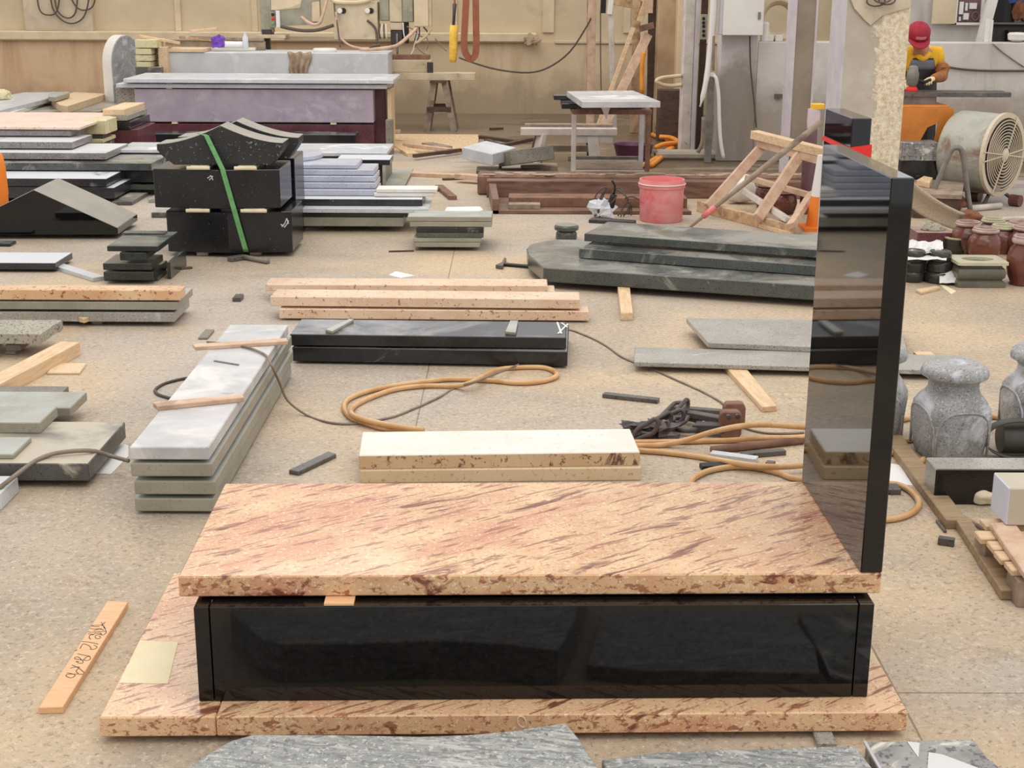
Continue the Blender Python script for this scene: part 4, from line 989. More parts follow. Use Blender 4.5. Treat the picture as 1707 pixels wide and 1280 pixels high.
# face details belong to the body's head, as small children
def chl(name,m,mat,label=None,**k): return part(name,m,mat,root,label,**k)
fd=Vector((0,-.80,-.6)).normalized()   # the way the face looks
fu=Vector((0,-.6,.8)).normalized();fx=Vector((1,0,0))
chl('nose',M().ball(hc+fd*.092-fu*.012,.018,8,6,(1,1.2,1.1)),m_skin,smooth=True)
for s in (1,-1):
    chl('eye',M().ball(hc+fd*.082+fu*.022+fx*(.032*s),.010,8,6),m_void,smooth=True)
    chl('ear',M().ball(hc+fx*(.088*s)-fu*.005+Vector((0,.02,0)),.026,8,6,(.4,.8,1.2)),m_skin,smooth=True)
chl('mouth',M().tube([hc+fd*.082-fu*.05-fx*.022,hc+fd*.088-fu*.052,hc+fd*.082-fu*.05+fx*.022],.006,6),m_brownrag)
m=M().ball((0,0,0),.103,16,10,(.98,1.08,1.0));m.v=[Vector((p.x,p.y,max(p.z,-.035))) for p in m.v]
RM=Matrix((fx,-fd,fu)).transposed()
m.v=[hc+Vector((0,.02,.015))+RM@p for p in m.v];chl('hair',m,m_hair,smooth=True)
# cap
m=M()
prof=[(.112,.0),(.114,.03),(.108,.07),(.085,.105),(.045,.125),(.002,.130)]
m.lathe(prof,24,(0,0,0),cap=False);m.v=[hc+Vector((0,.02,.02))+RM@p for p in m.v];chl('cap',m,m_cap,smooth=True,thick=.006)
def br(a,b):
    th=R(-80)+R(160)*a;r=.112+.085*b*math.cos(th)**.6 if math.cos(th)>0 else .112
    p=Vector((math.sin(th)*(.112+.0*b),-math.cos(th)*.112-.085*b*max(0,math.cos(th))**.5,.006-.018*b))
    return hc+Vector((0,.02,.02))+RM@p
cap_=[q for q in root.children if q.name.startswith('cap')][0]
part('brim',M().grid(14,4,br),m_cap,cap_,smooth=True,thick=.006)
m=M().grid(6,2,lambda a,b:hc+Vector((0,.02,.02))+RM@Vector(((a-.5)*.10,-math.sqrt(max(0,.1165**2-((a-.5)*.10)**2)),.036+.03*b)))
part('badge',m,m_capl,cap_,'pale pink badge on the cap',thick=.003)
# shirt
Vs=[pel+Vector((0,0,.06)),pel.lerp(chest,.5),chest,sh+Vector((0,0,-.015)),shL,shL.lerp(elL,.55),shR,shR.lerp(elR,.55)]
skin('shirt',Vs,[(0,1),(1,2),(2,3),(3,4),(4,5),(3,6),(6,7)],[(.165,.125),(.155,.115),(.178,.135),(.13,.12),.085,.07,.085,.07],m_yshirt,root,2,0,O)
shirt_=[q for q in root.children if q.name.startswith('shirt')][0];skin('collar',[sh+Vector((-.085,.0,.035)),sh+Vector((-.05,-.07,.0)),sh+Vector((0,-.10,-.04)),sh+Vector((.05,-.07,.0)),sh+Vector((.085,.0,.035))],[(0,1),(1,2),(2,3),(3,4)],[.03,.032,.03,.032,.03],m_yshirt,shirt_,2,1,O)
for nm,s_,e_,w_ in (('L',shL,elL,wrL),('R',shR,elR,wrR)):
    skin('sleeve_cover',[s_.lerp(e_,.42),s_.lerp(e_,.75),e_,e_.lerp(w_,.5),w_],[(0,1),(1,2),(2,3),(3,4)],[.074,.07,.068,.058,.042],m_sleeve,root,2,2,O)
# apron
def ap(a,b):
    x=(a-.5);w=.25+.14*b
    top_=sh.z-.025;z=top_+(.42-top_)*b
    y=yp+.06-.115+ .22*abs(x)**2*1.4 + .10*max(0,b-.35)
    return Vector((sh.x+.01+x*w*1.15,y-.06,z))
chl('apron',M().grid(10,12,ap),m_apron,smooth=True,thick=.008)
apron_=[q for q in root.children if q.name.startswith('apron')][0]
part('bib',M().grid(8,3,lambda a,b:ap(.03+a*.94,.02+b*.105)+Vector((0,-.012,0))),m_apgrey,apron_,'grey upper part of the apron',smooth=True,thick=.004)
for s in (1,-1):
    a=ap(.5+.46*s,0);part('strap',M().tube([a,sh+Vector((.09*s,-.03,.02)),sh+Vector((.07*s,.09,-.0))],.014,6,sub=3,flat=.4),m_apron,apron_,smooth=True)
for h,k,a_,t_ in ((hipL,knL,anL,toL),(hipR,knR,anR,toR)):
    skin('trouser_leg',[h+Vector((0,0,.03)),h.lerp(k,.5),k,k.lerp(a_,.5),a_+Vector((0,0,.02))],[(0,1),(1,2),(2,3),(3,4)],[.115,.095,.082,.072,.066],m_trous,root,2,0,O)
    skin('boot',[a_+Vector((0,.03,-.01)),a_+Vector((0,-.05,-.035)),t_+Vector((0,-.03,0))],[(0,1),(1,2)],[.055,.05,.042],m_void,root,2,0,O)
# gloved hands closing on the tool
def hand(h,w,s,tgt):
    d=(h-w).normalized();out=Vector((s,0,0));out=(out-d*out.dot(d)).normalized();nn=d.cross(out).normalized()
    if nn.z>0: nn=-nn
    palm=skin('gloved_palm',[w,w.lerp(h,.6),h],[(0,1),(1,2)],[(.032,.028),(.042,.026),(.044,.024)],m_glove,root,2,1,O)
    for i,(o_,L) in enumerate(((.030,.070),(.011,.080),(-.009,.074),(-.028,.058))):
        b=h+out*o_-d*.01;p1=b+d*L*.45+nn*.008;p2=p1+d*L*.15+nn*L*.38;p3=p2-d*L*.22+nn*L*.18
        skin('finger',[b,p1,p2,p3],[(0,1),(1,2),(2,3)],[.0115,.0105,.010,.009],m_glove,palm,1,0,O)
    b=w.lerp(h,.45)+out*.034;p1=b+out*.022+d*.03+nn*.015;p2=p1+d*.03-out*.004+nn*.02
    skin('thumb',[b,p1,p2],[(0,1),(1,2)],[.014,.0125,.010],m_glove,palm,1,0,O)
hand(haL,wrL,-1,None);hand(haR,wrR,1,None)
# ================================================================ LEFT MIDDLE
# gable shaped black stone
yA=G(100,393,.03).y
ap_=D(56,316,yA);ev=D(195,380,yA);eb=D(194,392,yA);dp=None
zr_=ev.z;Pb=G(228,357,zr_);dep=Pb.y-yA
le=ap_.x-(ev.x-ap_.x)
m=M().prismy([(le,eb.z),(ev.x,eb.z),(ev.x,ev.z),(ap_.x,ap_.z),(le,ev.z)],0,dep)
c=Vector(((le+ev.x)/2,yA,0));m.move((-c.x,0,-max(eb.z,.0)))
# shear to follow the turned stone
sx=(Pb.x-ev.x)/dep
m.v=[Vector((p.x,p.y,p.z)) for p in m.v]
o=mk('roof_stone',m,m_black,loc=(c.x,yA,max(eb.z,0)),rz=-math.atan(sx),bev=.004)
o.data.materials.append(m_honed)
for poly in o.data.polygons:
    if poly.normal.z>.3: poly.material_index=1
T(o,'black gable-shaped stone with honed grey slopes on the floor before the slab stacks','stone')
for k,u in enumerate((20,108)):
    p=G(u,394,0);T(mk('stone_shim',M().box(-.06,.06,.05,.25,0,max(eb.z-.001,.02)),m_chipd,loc=(p.x,p.y,0)),['packing stone under the outer end of the gable-shaped stone','packing stone under the middle of the gable-shaped stone'][k],'shim')
# lavender reflecting slab and scraps near it
S('black_slab','flat black slab with a glossy top lying on the floor below the gable-shaped stone','slab',m_blk3,-60,92,438,449,(122,421),z0=.02)
z=top();S('grey_slab','small dark piece lying behind the flat glossy black slab','slab',m_blk2,-40,17,406,411,(24,401),z0=0)
p=G(0,449,0);T(mk('stone_shim',M().box(-.1,.1,.06,.3,0,.019),m_chipd,loc=(p.x-.05,p.y,0)),'packing stone under the flat glossy black slab','shim')
BAR('stone_strip','narrow grey strip lying crooked beside the flat glossy black slab','strip',m_greyl,(98,444),(165,465),.09,.03)
# small pile of dark tiles
g='dark pieces in the small pile'
STK(.03,[('dark_slab','bottom dark piece of the small pile near the red-spotted bar','slab',m_greend,172,255,453,467,(284,434),None,g),
('dark_slab','second dark piece from the bottom of the small pile','slab',m_greend,171,252,439,450,(276,424),None,g),
('dark_slab','narrow thick dark piece in the middle of the small pile','slab',m_greend,199,243,421,434,.45,None,g),
('dark_slab','broad dark slab on top of the small pile beside the strapped black pile','slab',m_greend,178,264,410,419,(278,386),None,g)])
z=top();S('stone_strip','thin dark strip across the far edge of the small pile top','strip',m_chipd,203,274,388,391,.10,z0=z+.0005)
p=G(215,470,0)
for k in range(2):
    T(mk('stone_shim',M().box(-.08,.08,.03,.3,0,.029),m_chipd,loc=(p.x-.1+.22*k,p.y,0)),['packing stone under the small pile, nearer the red-spotted bar','packing stone under the small pile, nearer the strapped pile'][k],'shim')
p=G(264,470,0);T(mk('dark_slab',M().box(-.012,.012,0,.5,0,.12),m_greend,loc=(p.x+.055,p.y+.1,0)),'dark slab standing on edge beside the small pile','slab')
BAR('wood_sliver','thin brown stick on the floor behind the small pile','sliver',m_woodd,(282,450),(320,446),.03,.015)
# the strapped pile of black stones
yH=G(384,420,.035).y
def bent(name,label,uL,uC,uR,vT,vBe,vBc,dep,mat,y,group,z0=None):
    xl=D(uL,vBe,y).x;xc=D(uC,vBe,y).x;xr=D(uR,vBe,y).x
    zb=zat(uC,vBc,y-.05) if z0 is None else z0;zt=zat(uC,vT,y)
    m=M().prism([(xl-xc,.06),(0,0),(xr-xc,.05),(xr-xc,dep),(xl-xc,dep)],0,zt-zb)
    return T(mk(name,m,mat,loc=(xc,y-.05,zb),bev=.006),label,'stone',group),zb,zt
g='black stones bound with the green strap'
o,zb0,zt0=bent('black_block','lower black block with a slightly pointed front in the strapped pile','x' and 280,384,488,352,416,419,.62,m_blkd,yH,g,z0=.035)
o,zb1,zt1=bent('black_block','upper black block with a slightly pointed front in the strapped pile',258,366,468,282,345,350,.62,m_blkd,yH-.02,g,z0=zt0+.028)
def marks(par,strokes,y):
    m=M()
    for s in strokes: m.tube([D(u,v,y) for u,v in s],.008,5,flat=.5)
    part('chalk_mark',m,m_whitem,par,'white scuff marks on the black face')
marks(bpy.context.scene.collection.objects['black_block'],[[(470,378),(475,372),(478,364)],[(474,379),(478,374),(481,368)],[(478,364),(481,373)],[(468,374),(473,377)]],yH-.055+.05*.9)
marks(bpy.context.scene.collection.objects['black_block.001'],[[(346,297),(352,293),(355,300)],[(349,300),(355,294),(350,293)]],yH-.074)
p=D(478,350,yH+.75);T(mk('black_block',M().box(-.11,.085,0,.5,0,zat(478,262,yH+.75)-.0),m_blkd,loc=(p.x,yH+.70,0),bev=.006),'tall black stone standing right behind the strapped pile','stone')
def roof(name,label,peak,eL,eR,vb,uBL,uBR,y,dep,group):
    pk=D(peak[0],peak[1],y);l=D(eL[0],eL[1],y);r=D(eR[0],eR[1],y);zb=zat(peak[0],vb,y)
    th=zat(eL[0],eL[1],y)-zat(eL[0],eL[1]+10,y)
    up=[]
    n=9
    for i in range(n+1):
        t=i/n;k=t**.62
        up.append((l.x+(pk.x-l.x)*t,l.z+(pk.z-l.z)*(t**1.75)))
    for i in range(1,n+1):
        t=1-i/n
        up.append((r.x+(pk.x-r.x)*t,r.z+(pk.z-r.z)*(t**1.75)))
    bl=D(uBL,vb,y).x;br=D(uBR,vb,y).x
    lowpts=[(r.x,r.z-th),(r.x-(r.x-br)*.35,r.z-th-.05),(br,zb),(bl,zb),(l.x+(bl-l.x)*.35,l.z-th-.05),(l.x,l.z-th)]
    poly=up+lowpts;cx=pk.x
    m=M().prismy([(a-cx,b-zb) for a,b in poly],0,dep)
    o=mk(name,m,m_blks,loc=(cx,y,zb),bev=.003)
    o.data.materials.append(m_honed)
    for poly_ in o.data.polygons:
        if poly_.normal.z>.35: poly_.material_index=1
    return T(o,label,'stone',group)
yR=yH+.0
o1=roof('curved_roof_stone','front black curved-roof stone under the green strap','x' and (367,209),(261,240),(471,238),275,290,452,yR,.30,'curved roof stones')
zro=o1.location.z
o1.location.z=zt1+.03
o2=roof('curved_roof_stone','rear black curved-roof stone, set higher behind the strapped one',(394,198),(296,225),(497,226),262,320,480,yR+.36,.28,'curved roof stones')
o2.location.z=zt1+.03
k=0
for (u0,u1,v,zz0,lab) in ((312,350,277,zt1,'cream foam roll under the strapped roof stone, its flatter one'),(391,428,277,zt1,'cream foam roll under the strapped roof stone, its rounder one'),(311,350,352,zt0,'cream foam roll between the two black blocks, before the pointed edge'),(402,445,352,zt0,'cream foam roll between the two black blocks, next to the strap')):
    a=D(u0,v,yH-.06);b=D(u1,v,yH-.06)
    h=.028
    mm=M().tube([Vector((a.x,yH-.075,zz0+h/2+.001)),Vector((b.x,yH-.075,zz0+h/2+.001))],h/2,10)
    mm.box(a.x+.02,b.x-.02,yH-.07,yH+.45,zz0+.002,zz0+h-.001)
    mkw('foam_roll',mm,m_foam,lab,'foam roll','foam rolls in the strapped pile')
pp=[D(333,222,yR+.02),D(344,226,yR-.015),D(371,282,yH-.09),D(390,349,yH-.10),D(409,415,yH-.075),D(410,419,yH-.05)]
for q in pp: pass
m=M()
hw=.019
m.v=[];
for q in pp: m.v+=[q-Vector((hw,0,0)),q+Vector((hw,0,0))]
for i in range(len(pp)-1): m.f.append((2*i,2*i+1,2*i+3,2*i+2))
mkw('green_strap',m,m_green_st,'green packing strap binding the pile of black stones','strap',thick=.006)
for u,v,lab,mt in ((340,424,'cream prop stone under the strapped black pile','x'),(428,423,'brown wooden prop under the strapped black pile','y')):
    p=G(u,v,0);mkw('prop_block',M().box(p.x-.045,p.x+.045,p.y-.06,p.y+.5,0,.034),m_rough if mt=='x' else m_wood2,lab,'prop',bev=.006)
root=E('hand_tool',G(412,430,0),'grey hand tool lying on the floor before the strapped black pile','tool')
part('handle',M().tube([G(405,428,.02),G(447,436,.02)],.02,8),m_chip,root,smooth=True)
part('head',M().beam(G(382,432,.02),G(408,428,.02),.06,.035),m_chipd,root,bev=.004)
S('stone_chip','small speckled block on the floor beside the strapped black pile','block',m_graydk,252,284,354,363,(262,348))
S('stone_chip','pale block behind the strapped black pile near the slab stacks','block',m_grey,247,262,331,338,(254,322))
# grey-green pile
g='slabs in the short grey-green pile'
STK(.03,[('green_slab','bottom pale slab of the short grey-green pile','slab',m_grayg,689,800,404,412,.55,None,g),
('green_slab','second slab from the bottom of the short grey-green pile','slab',m_grayg,689,802,396.5,403.5,.55,None,g),
('green_slab','lower dark slab of the short grey-green pile','slab',m_green,694,806,388,396,.5,None,g),
('green_slab','upper dark slab of the short grey-green pile','slab',m_blk2,694,806,379,388,.5,None,g),
('green_slab','second slab from the top of the short grey-green pile','slab',m_grayg,683,820,369.5,378,.55,None,g),
('green_slab','top slab of the short grey-green pile','slab',m_grayg,679,820,361,369,(760,355),None,g)])
p=G(735,414,0)
for k in range(2): T(mk('stone_shim',M().box(-.06,.06,0,.4,0,.029),m_chip,loc=(p.x-.12+.3*k,p.y+.03,0)),['packing stone under the short pile, its paler one','packing stone under the short pile, its farther one'][k],'shim')
BAR('wood_sliver','thin dark sliver on the floor beside the short grey-green pile','sliver',m_woodd,(648,419),(690,418),.02,.012)
# middle stack
g='slabs in the tall bluish stack'
Ym=G(498,379,.02).y
STK(.05,[('stack_slab','lowest grey slab of the tall bluish stack','slab',m_grayg,498,672,362,377,.6,None,g),
('stack_slab','dark tilted-looking slab second from the floor in the bluish stack','slab',m_blk3,470,680,354,361,.6,None,g),
('stack_slab','long pale slab third from the floor in the bluish stack','slab',m_greyl,470,714,347,354.5,.6,None,g),
('stack_slab','dark bar-like slab under the five bluish slabs','slab',m_blk3,470,704,331.5,342,.62,None,g),
('stack_slab','lowest of the five bluish slabs','slab',m_blueg,460,627,316,325.5,.46,None,g),
('stack_slab','second lowest of the five bluish slabs','slab',m_blueg,460,626,304.5,313.5,.45,None,g),
('stack_slab','middle one of the five bluish slabs','slab',m_blueg,460,625,293.5,302.5,.45,None,g),
('stack_slab','second highest of the five bluish slabs, with a small dark spot','slab',m_blueg,460,623,282.5,291.5,.45,None,g),
('stack_slab','shorter bluish slab at the top of the five','slab',m_blueg,460,595,274,281,.45,None,g)],rest=.004)
zs=top()
c=G(470,263,zs)
T(mk('round_slab',M().lathe([(.36,0),(.365,.006),(.365,.034),(.36,.04)],48),m_blueg,loc=(c.x,c.y+.02,zs+.002)),'round thin slab lying on top of the bluish stack','slab')
p=D(590,372,Ym)
for k in range(2): T(mk('stone_shim',M().box(-.08,.08,0,.6,0,.049),m_chipd,loc=(p.x-.35+.55*k,Ym+.1,0)),['packing stone under the bluish stack near the black pile','packing stone under the bluish stack near the green pile'][k],'shim')
zz1=zat(650,331.5,Ym)
for k,(v0,v1,lab) in enumerate(((322,326,'lower small white slab on the end of the dark bar-like slab'),(315,319,'upper small white slab on the end of the dark bar-like slab'))):
    T(mk('white_piece',M().box(-.26,.26,0,.22,0,.03),m_white,loc=(D(672,v1,Ym).x+.02*k,Ym+.12,zz1+.002+.034*k),bev=.003),lab,'slab')
# slabs between the stack and the bench
S('green_slab','grey-green slab lying flat behind the end of the bluish stack','slab',m_grayg,637,675,308,310,(665,281),z0=.02)
S('dark_slab','dark slab end showing behind the bluish stack','slab',m_blk3,560,650,266,278,.4,z0=.30,y=14.0)
z=top();p=D(600,285,14.0)
T(mk('dark_slab',M().box(-.55,.22,0,.38,0,.299),m_blk2,loc=(p.x,14.02,0)),'grey block hidden behind the bluish stack, carrying the dark slab','block')
S('pale_slab','wide pale slab with a white top behind the round thin slab','slab',m_greyl,462,645,254,261,239,z0=.312,y=14.6)
p=D(560,258,14.6);T(mk('support_block',M().box(-.6,.5,0,.8,0,.311),m_graydk,loc=(p.x,14.66,0)),'dark stone block carrying the wide pale slab','block')
# ---------------------------------------------------------------- big purple bench of slabs
yP=17.7
def wbox(name,label,cat,mat,uL,uR,z0,z1,y,dep,v=200,group=None,bev=.006):
    a=D(uL,v,y).x;b=D(uR,v,y).x
    return T(mk(name,M().box(-(b-a)/2,(b-a)/2,0,dep,0,z1-z0),mat,loc=((a+b)/2,y,z0),bev=bev),label,cat,group)
zz_=lambda v,y:zat(450,v,y)
z0=zz_(236,yP);z1=zz_(207,yP);z2=zz_(204,yP);z3=zz_(149,yP);z4=zz_(147,yP);z5=zz_(140,yP);z6=zz_(138,yP);z7=zz_(131,yP)
wbox('maroon_block','long maroon granite block at the bottom of the purple bench','block',m_maroon,227,623,.0,z1,yP,.9)
wbox('purple_block','long dusty purple slab block under the two white slabs','block',m_purple,227,623,z2,z3,yP,.9)
wbox('maroon_block','dark maroon piece standing behind the end of the purple block','block',m_maroon,625,643,z1*.0,z3,yP+.25,.6)
wbox('stone_post','pale stone post standing at the end of the purple bench','post',m_cream2,645,652,0,z3,yP+.1,.5,150)
wbox('stone_post','short brown stone post in front of the end of the purple bench','post',m_chip,643,655,0,zz_(199,yP-.3),yP-.3,.12,230)
wbox('white_slab','lower white slab lying on the purple block','slab',m_greyl,193,645,z4,z5,yP-.05,1.15,140)
wbox('white_slab','upper white slab, topmost on the purple block','slab',m_greyl,205,656,z6,z7,yP-.12,1.1,130)
for k,(u,za,zb,mt,lab) in enumerate(((278,z3,z4,m_foam,'small shim between purple block and white slab'),(279,z5,z6,m_foam,'small shim between the two white slabs'),(284,z1,z2,m_foam,'cream shim between maroon and purple blocks'),(552,z1,z2,m_foam,'cream shim between maroon and purple blocks near the post'))):
    p=D(u,150,yP-.13);T(mk('shim',M().box(-.035,.035,.03,.3,0,max(zb-za-.001,.006)),mt,loc=(p.x,yP-.05,za+.0005)),lab,'shim')
wbox('stone_block','speckled grey block end carrying the white slabs beside the purple block','block',m_rough,193,226,0,z4-.002,yP+.12,.9,160)
# black long bars before the bench
yq=17.0
wbox('black_bar','long black bar stone lying before the maroon block','bar',m_blk2,227,592,zat(450,242,yq),zat(450,224,yq),yq,.35)
zq=zat(450,242,yq);wbox('support_block','dark base stones under the long black bar','block',m_graydk,240,580,0,zq-.001,yq+.05,.3)
# big grey wall block behind the bench
yW=19.6
zb_=zat(460,125,yW);zt_=zat(460,88,yW)
wbox('saw_table','large pale grey concrete block behind the purple bench','block',plain('pale_concrete',(222,222,222),.7,(200,200,202),1.4,c3=(236,234,232),sc3=3,thr3=.55),281,647,0,zt_,yW,.85,100)
wbox('stone_slab','cream slab lying on the edge of the pale concrete block','slab',m_cream2,275,340,zt_+.001,zt_+.05,yW-.02,.5,80)
wbox('stone_slab','thin white slab lying along the pale concrete block top','slab',m_white,320,425,zt_+.052-.05,zt_+.04,yW+.52,.3,80)
# things on the block
m=M()
for i in range(7):
    pass
def fn(a,b):
    x=-.16+.32*a;w=1-.35*b
    return Vector((x*w+.02*math.sin(b*7),-.02-.02*math.sin(a*22)*(.4+b),.01-.36*b+.01*math.sin(a*15)))
c=D(499,84,yW)
mkw('rag',M().grid(22,8,fn).move((c.x,yW-.005,zt_)),m_cloth,'grey-brown rag hanging over the pale concrete block','rag',thick=.012,smooth=True)
c=D(540,83,yW+.2);T(mk('round_plate',M().lathe([(.16,0),(.165,.01),(.165,.035),(.15,.05),(.02,.052)],28),m_whitep,loc=(c.x,yW+.3,zt_)),'round white lid lying on the pale concrete block','lid')
c=D(408,70,yW+.2);root=E('bottle',(c.x,yW+.25,zt_+.045),'clear plastic bottle standing beside a purple rag on the block','bottle')
mk('body',M().lathe([(.035,0),(.04,.01),(.04,.14),(.018,.18),(.018,.2)],14),m_clear,root,smooth='auto');mk('cap',M().lathe([(.02,.2),(.02,.225)],12),m_whitep,root)
c=D(364,70,yW+.3);mkw('purple_rag',crumple(Vector((c.x,yW+.3,zt_+.045)),.10,.08,.10,51,.5),m_purp,'crumpled purple plastic bag on the pale concrete block','bag')
c=D(388,73,yW+.3);T(mk('white_roll',M().lathe([(.045,-.16),(.045,.16)],14,axis=Matrix.Rotation(R(90),3,'Y')),m_paper,loc=(c.x,yW+.3,zt_+.09)),'white paper roll lying beside the purple bag','roll')
for k,(u0,v0,u1,v1,lab) in enumerate(((310,62,405,72,'brown timber strip leaning over the block edge'),(318,52,362,48,'pale flat board on top of the scrap timber'),(300,62,440,66,'long thin lath lying behind the purple bag'),(232,60,300,72,'long pale board lying over the cream blocks'))):
    a=D(u0,v0,yW+(.62 if k<3 else -.05));b=D(u1,v1,yW+(.66 if k<3 else 0.05));mkw('timber_strip',M().beam(a,b,.12,.035),[m_wood,m_cream2,m_woodg,m_wood2][k],lab,'timber','scrap timber behind the purple bag',bev=.003)
# timber rest under that scrap so it is carried
wbox('timber_rest','timber rest carrying the scrap wood behind the block','timber',m_woodg,300,440,zt_+.001,zt_+.12,yW+.62,.12,60)
# arch topped slab and cream blocks
yB_=20.3
cx=D(214,120,yB_).x;ww=D(252,120,yB_).x-D(190,120,yB_).x;ztop=zat(214,58,yB_)
pts=[(-ww/2,0),(ww/2,0)]+[(ww/2*math.cos(a),ztop-ww*.75+ww*.75*math.sin(a)) for a in [math.pi*i/20 for i in range(21)]]
o=mk('arch_stone',M().prismy(pts,0,.22),m_vase,loc=(cx+.02,yB_-.1,0),rz=R(52),bev=.01)
o.data.materials.append(m_white)
for poly_ in o.data.polygons:
    if abs(poly_.normal.y)<.5: poly_.material_index=1
T(o,'round-topped grey stone slab standing on edge by the stained wall','slab')
for k,(v0,v1,u0,u1) in enumerate(((112,103,226,250),(102,92,225,252),(91,81,226,252),(80,66,226,262))):
    ya_=19.3;wbox('cream_block',['lowest cream block in the column beside the round-topped stone','second cream block up in the column beside the round-topped stone','third cream block up in the column beside the round-topped stone','top cream block in the column beside the round-topped stone'][k],'block',m_yellow,u0,u1,zat(240,v0,ya_),zat(240,v1,ya_)-.002,ya_,.5,90,'cream blocks in a column')
wbox('support_block','grey stone base under the column of cream blocks','block',m_graydk,226,268,0,zat(240,112,19.3)-.001,19.3,.5,120)
wbox('stone_post','buff stone post standing behind the cream block column','post',m_cream2,264,279,0,zat(270,78,19.5),19.45,.3,100)
# ---------------------------------------------------------------- left stack
g='slabs in the large stack at the picture edge'
y0=13.6
STK(.06,[('stack_slab','bottom dusky slab of the large stack behind the gable-shaped stone','slab',m_blk3,-90,190,312,330,.7,None,g),
('stack_slab','dark slab with a white-looking top in the large stack','slab',m_blk3,-90,177,297,310,.75,None,g),
('stack_slab','teal speckled slab in the large stack, the longest one','slab',m_green,-90,252,271,283,.8,None,g),
('stack_slab','grey slab with a rounded corner in the large stack','slab',m_greyt,-90,176,254,265,.85,None,g),
('stack_slab','grey slab third from the top of the large stack','slab',m_greyt,-90,120,236,247,.7,None,g),
('stack_slab','streaked grey slab just under the pink one','slab',m_greyt,-90,118,217,226,.72,None,g),
('stack_slab','pink granite slab on top of the large stack','slab',m_pink,-90,133,211,215.5,(60,187),None,g)],rest=.012)
p=D(60,330,y0)
for k in range(2): T(mk('stone_shim',M().box(-.1,.1,0,.8,0,.059),m_chipd,loc=(p.x-.4+.9*k,y0+.15,0)),['packing stone under the large stack, nearer the picture edge','packing stone under the large stack, nearer the black pile'][k],'shim')
S('marble_piece','grey veined offcut leaning out of the large stack near the floor','slab',m_graydk,186,220,336,345,.6,z0=.0,y=13.3)
# second stack behind black pile
g='slabs in the dark stack behind the strapped pile'
STK(.06,[('stack_slab','bottom dark green slab behind the strapped pile','slab',m_green,193,280,309,332,.5,None,g),
('stack_slab','black slab with a pale top behind the strapped pile','slab',m_blk3,195,280,285,304,.7,None,g)],y=13.9,rest=.02)
p=D(225,335,13.9);T(mk('stone_shim',M().box(-.15,.15,0,.6,0,.059),m_chipd,loc=(p.x,14.05,0)),'packing stone under the dark stack behind the strapped pile','shim')
S('pale_slab','bluish white slab lying on the far end of the teal speckled slab','slab',m_greyl,192,300,249,257,(240,237),z0=.345,y=14.55)
z=.345;p=D(243,260,14.55);T(mk('stack_slab',M().box(-.28,.35,0,.5,0,.344),m_blk2,loc=(p.x,14.57,0)),'navy block carrying the bluish white slab','block')
# diagonal slabs at the back left
def diag(name,label,mat,pts,z1,t,group=None): return PX(name,label,'slab',mat,pts,z1-t,t,group)
zd_=1.0
wbox('support_block','low dark stone base under the diagonal slabs by the stained wall','block',m_graydk,-70,108,0,.40,17.2,2.85,160)
diag('diagonal_slab','long pale green slab pointing at the wall, nearest the picture edge','x' and m_greyl,[(-60,190),(0,184),(80,164),(116,153),(40,154),(-60,171)],.50,.06,'diagonal slabs')
diag('diagonal_slab','narrow white slab lying diagonally beside the pale green one','x' and m_white,[(10,187),(24,186),(72,170),(64,166)],.452,.05,'diagonal slabs')
diag('diagonal_slab','beige-topped slab lying diagonally with a thick grey edge','x' and m_cream2,[(100,175),(112,177),(178,156),(124,153.5),(84,164)],.49,.089,'diagonal slabs')
diag('diagonal_slab','small grey slab lying across the diagonal slabs','x' and m_grayg,[(80,161),(92,162),(116,155),(106,153.5),(82,155)],.56,.058,'diagonal slabs')
mkw('yellow_stone',crumple(Vector((G(5,166,.50).x,G(5,166,.50).y,.502)),.12,.10,.08,61,.35),m_yellow,'lumpy pale yellow stone on the diagonal slabs','stone')
# yellow cube, book like slabs
yy_=15.3
wbox('yellow_block','pale yellow broken cube-like block beside the pink slab','block',m_yellow,139,176,zat(160,224,yy_),zat(160,201,yy_),yy_,.45,210)
wbox('yellow_slab','flat pale yellow slab under the broken cube-like block','slab',m_yellow,136,172,zat(160,238,yy_),zat(160,232,yy_),yy_-.02,.5,235)
wbox('support_block','dark stone under the flat pale yellow slab','block',m_graydk,136,172,0,zat(160,238,yy_)-.001,yy_+.02,.45,240)
wbox('chip_block','dark packing between the broken yellow cube and the flat yellow slab','shim',m_chipd,142,172,zat(160,232,yy_)+.0005,zat(160,224,yy_)-.0005,yy_+.05,.3,228)
yb_=15.9
for k,(v1,v0,u0,u1,mt,lab) in enumerate(((203,216,179,216,m_blk2,'black block under the small cream slabs'),(192,197,175,212,m_rough,'middle small slab in the little pile by the purple bench'),(182,188,172,208,m_cream2,'cream slab on top of the little pile by the purple bench'))):
    wbox('small_slab',lab,'slab',mt,u0,u1,zat(195,v0,yb_)-(.0 if k==0 else .03),zat(195,v1,yb_),yb_,.9,200)
wbox('maroon_block','dark maroon block under the little pile by the purple bench','block',m_maroon,174,230,0,zat(195,216,yb_)-.001,yb_+.02,.8,225)
# orange sling loop at the picture edge
c=D(-14,292,12.2)
mkw('orange_barrel',M().lathe([(.10,0),(.118,.02),(.12,.18),(.125,.2),(.12,.36),(.105,.44),(.06,.47)],20,(c.x,12.2,0)),m_coneo,'orange plastic container cut by the picture edge before the large stack','container',smooth=True)
o=bpy.context.scene.collection.objects[-1];o.scale=(1,1,zat(0,250,12.2)/.47)
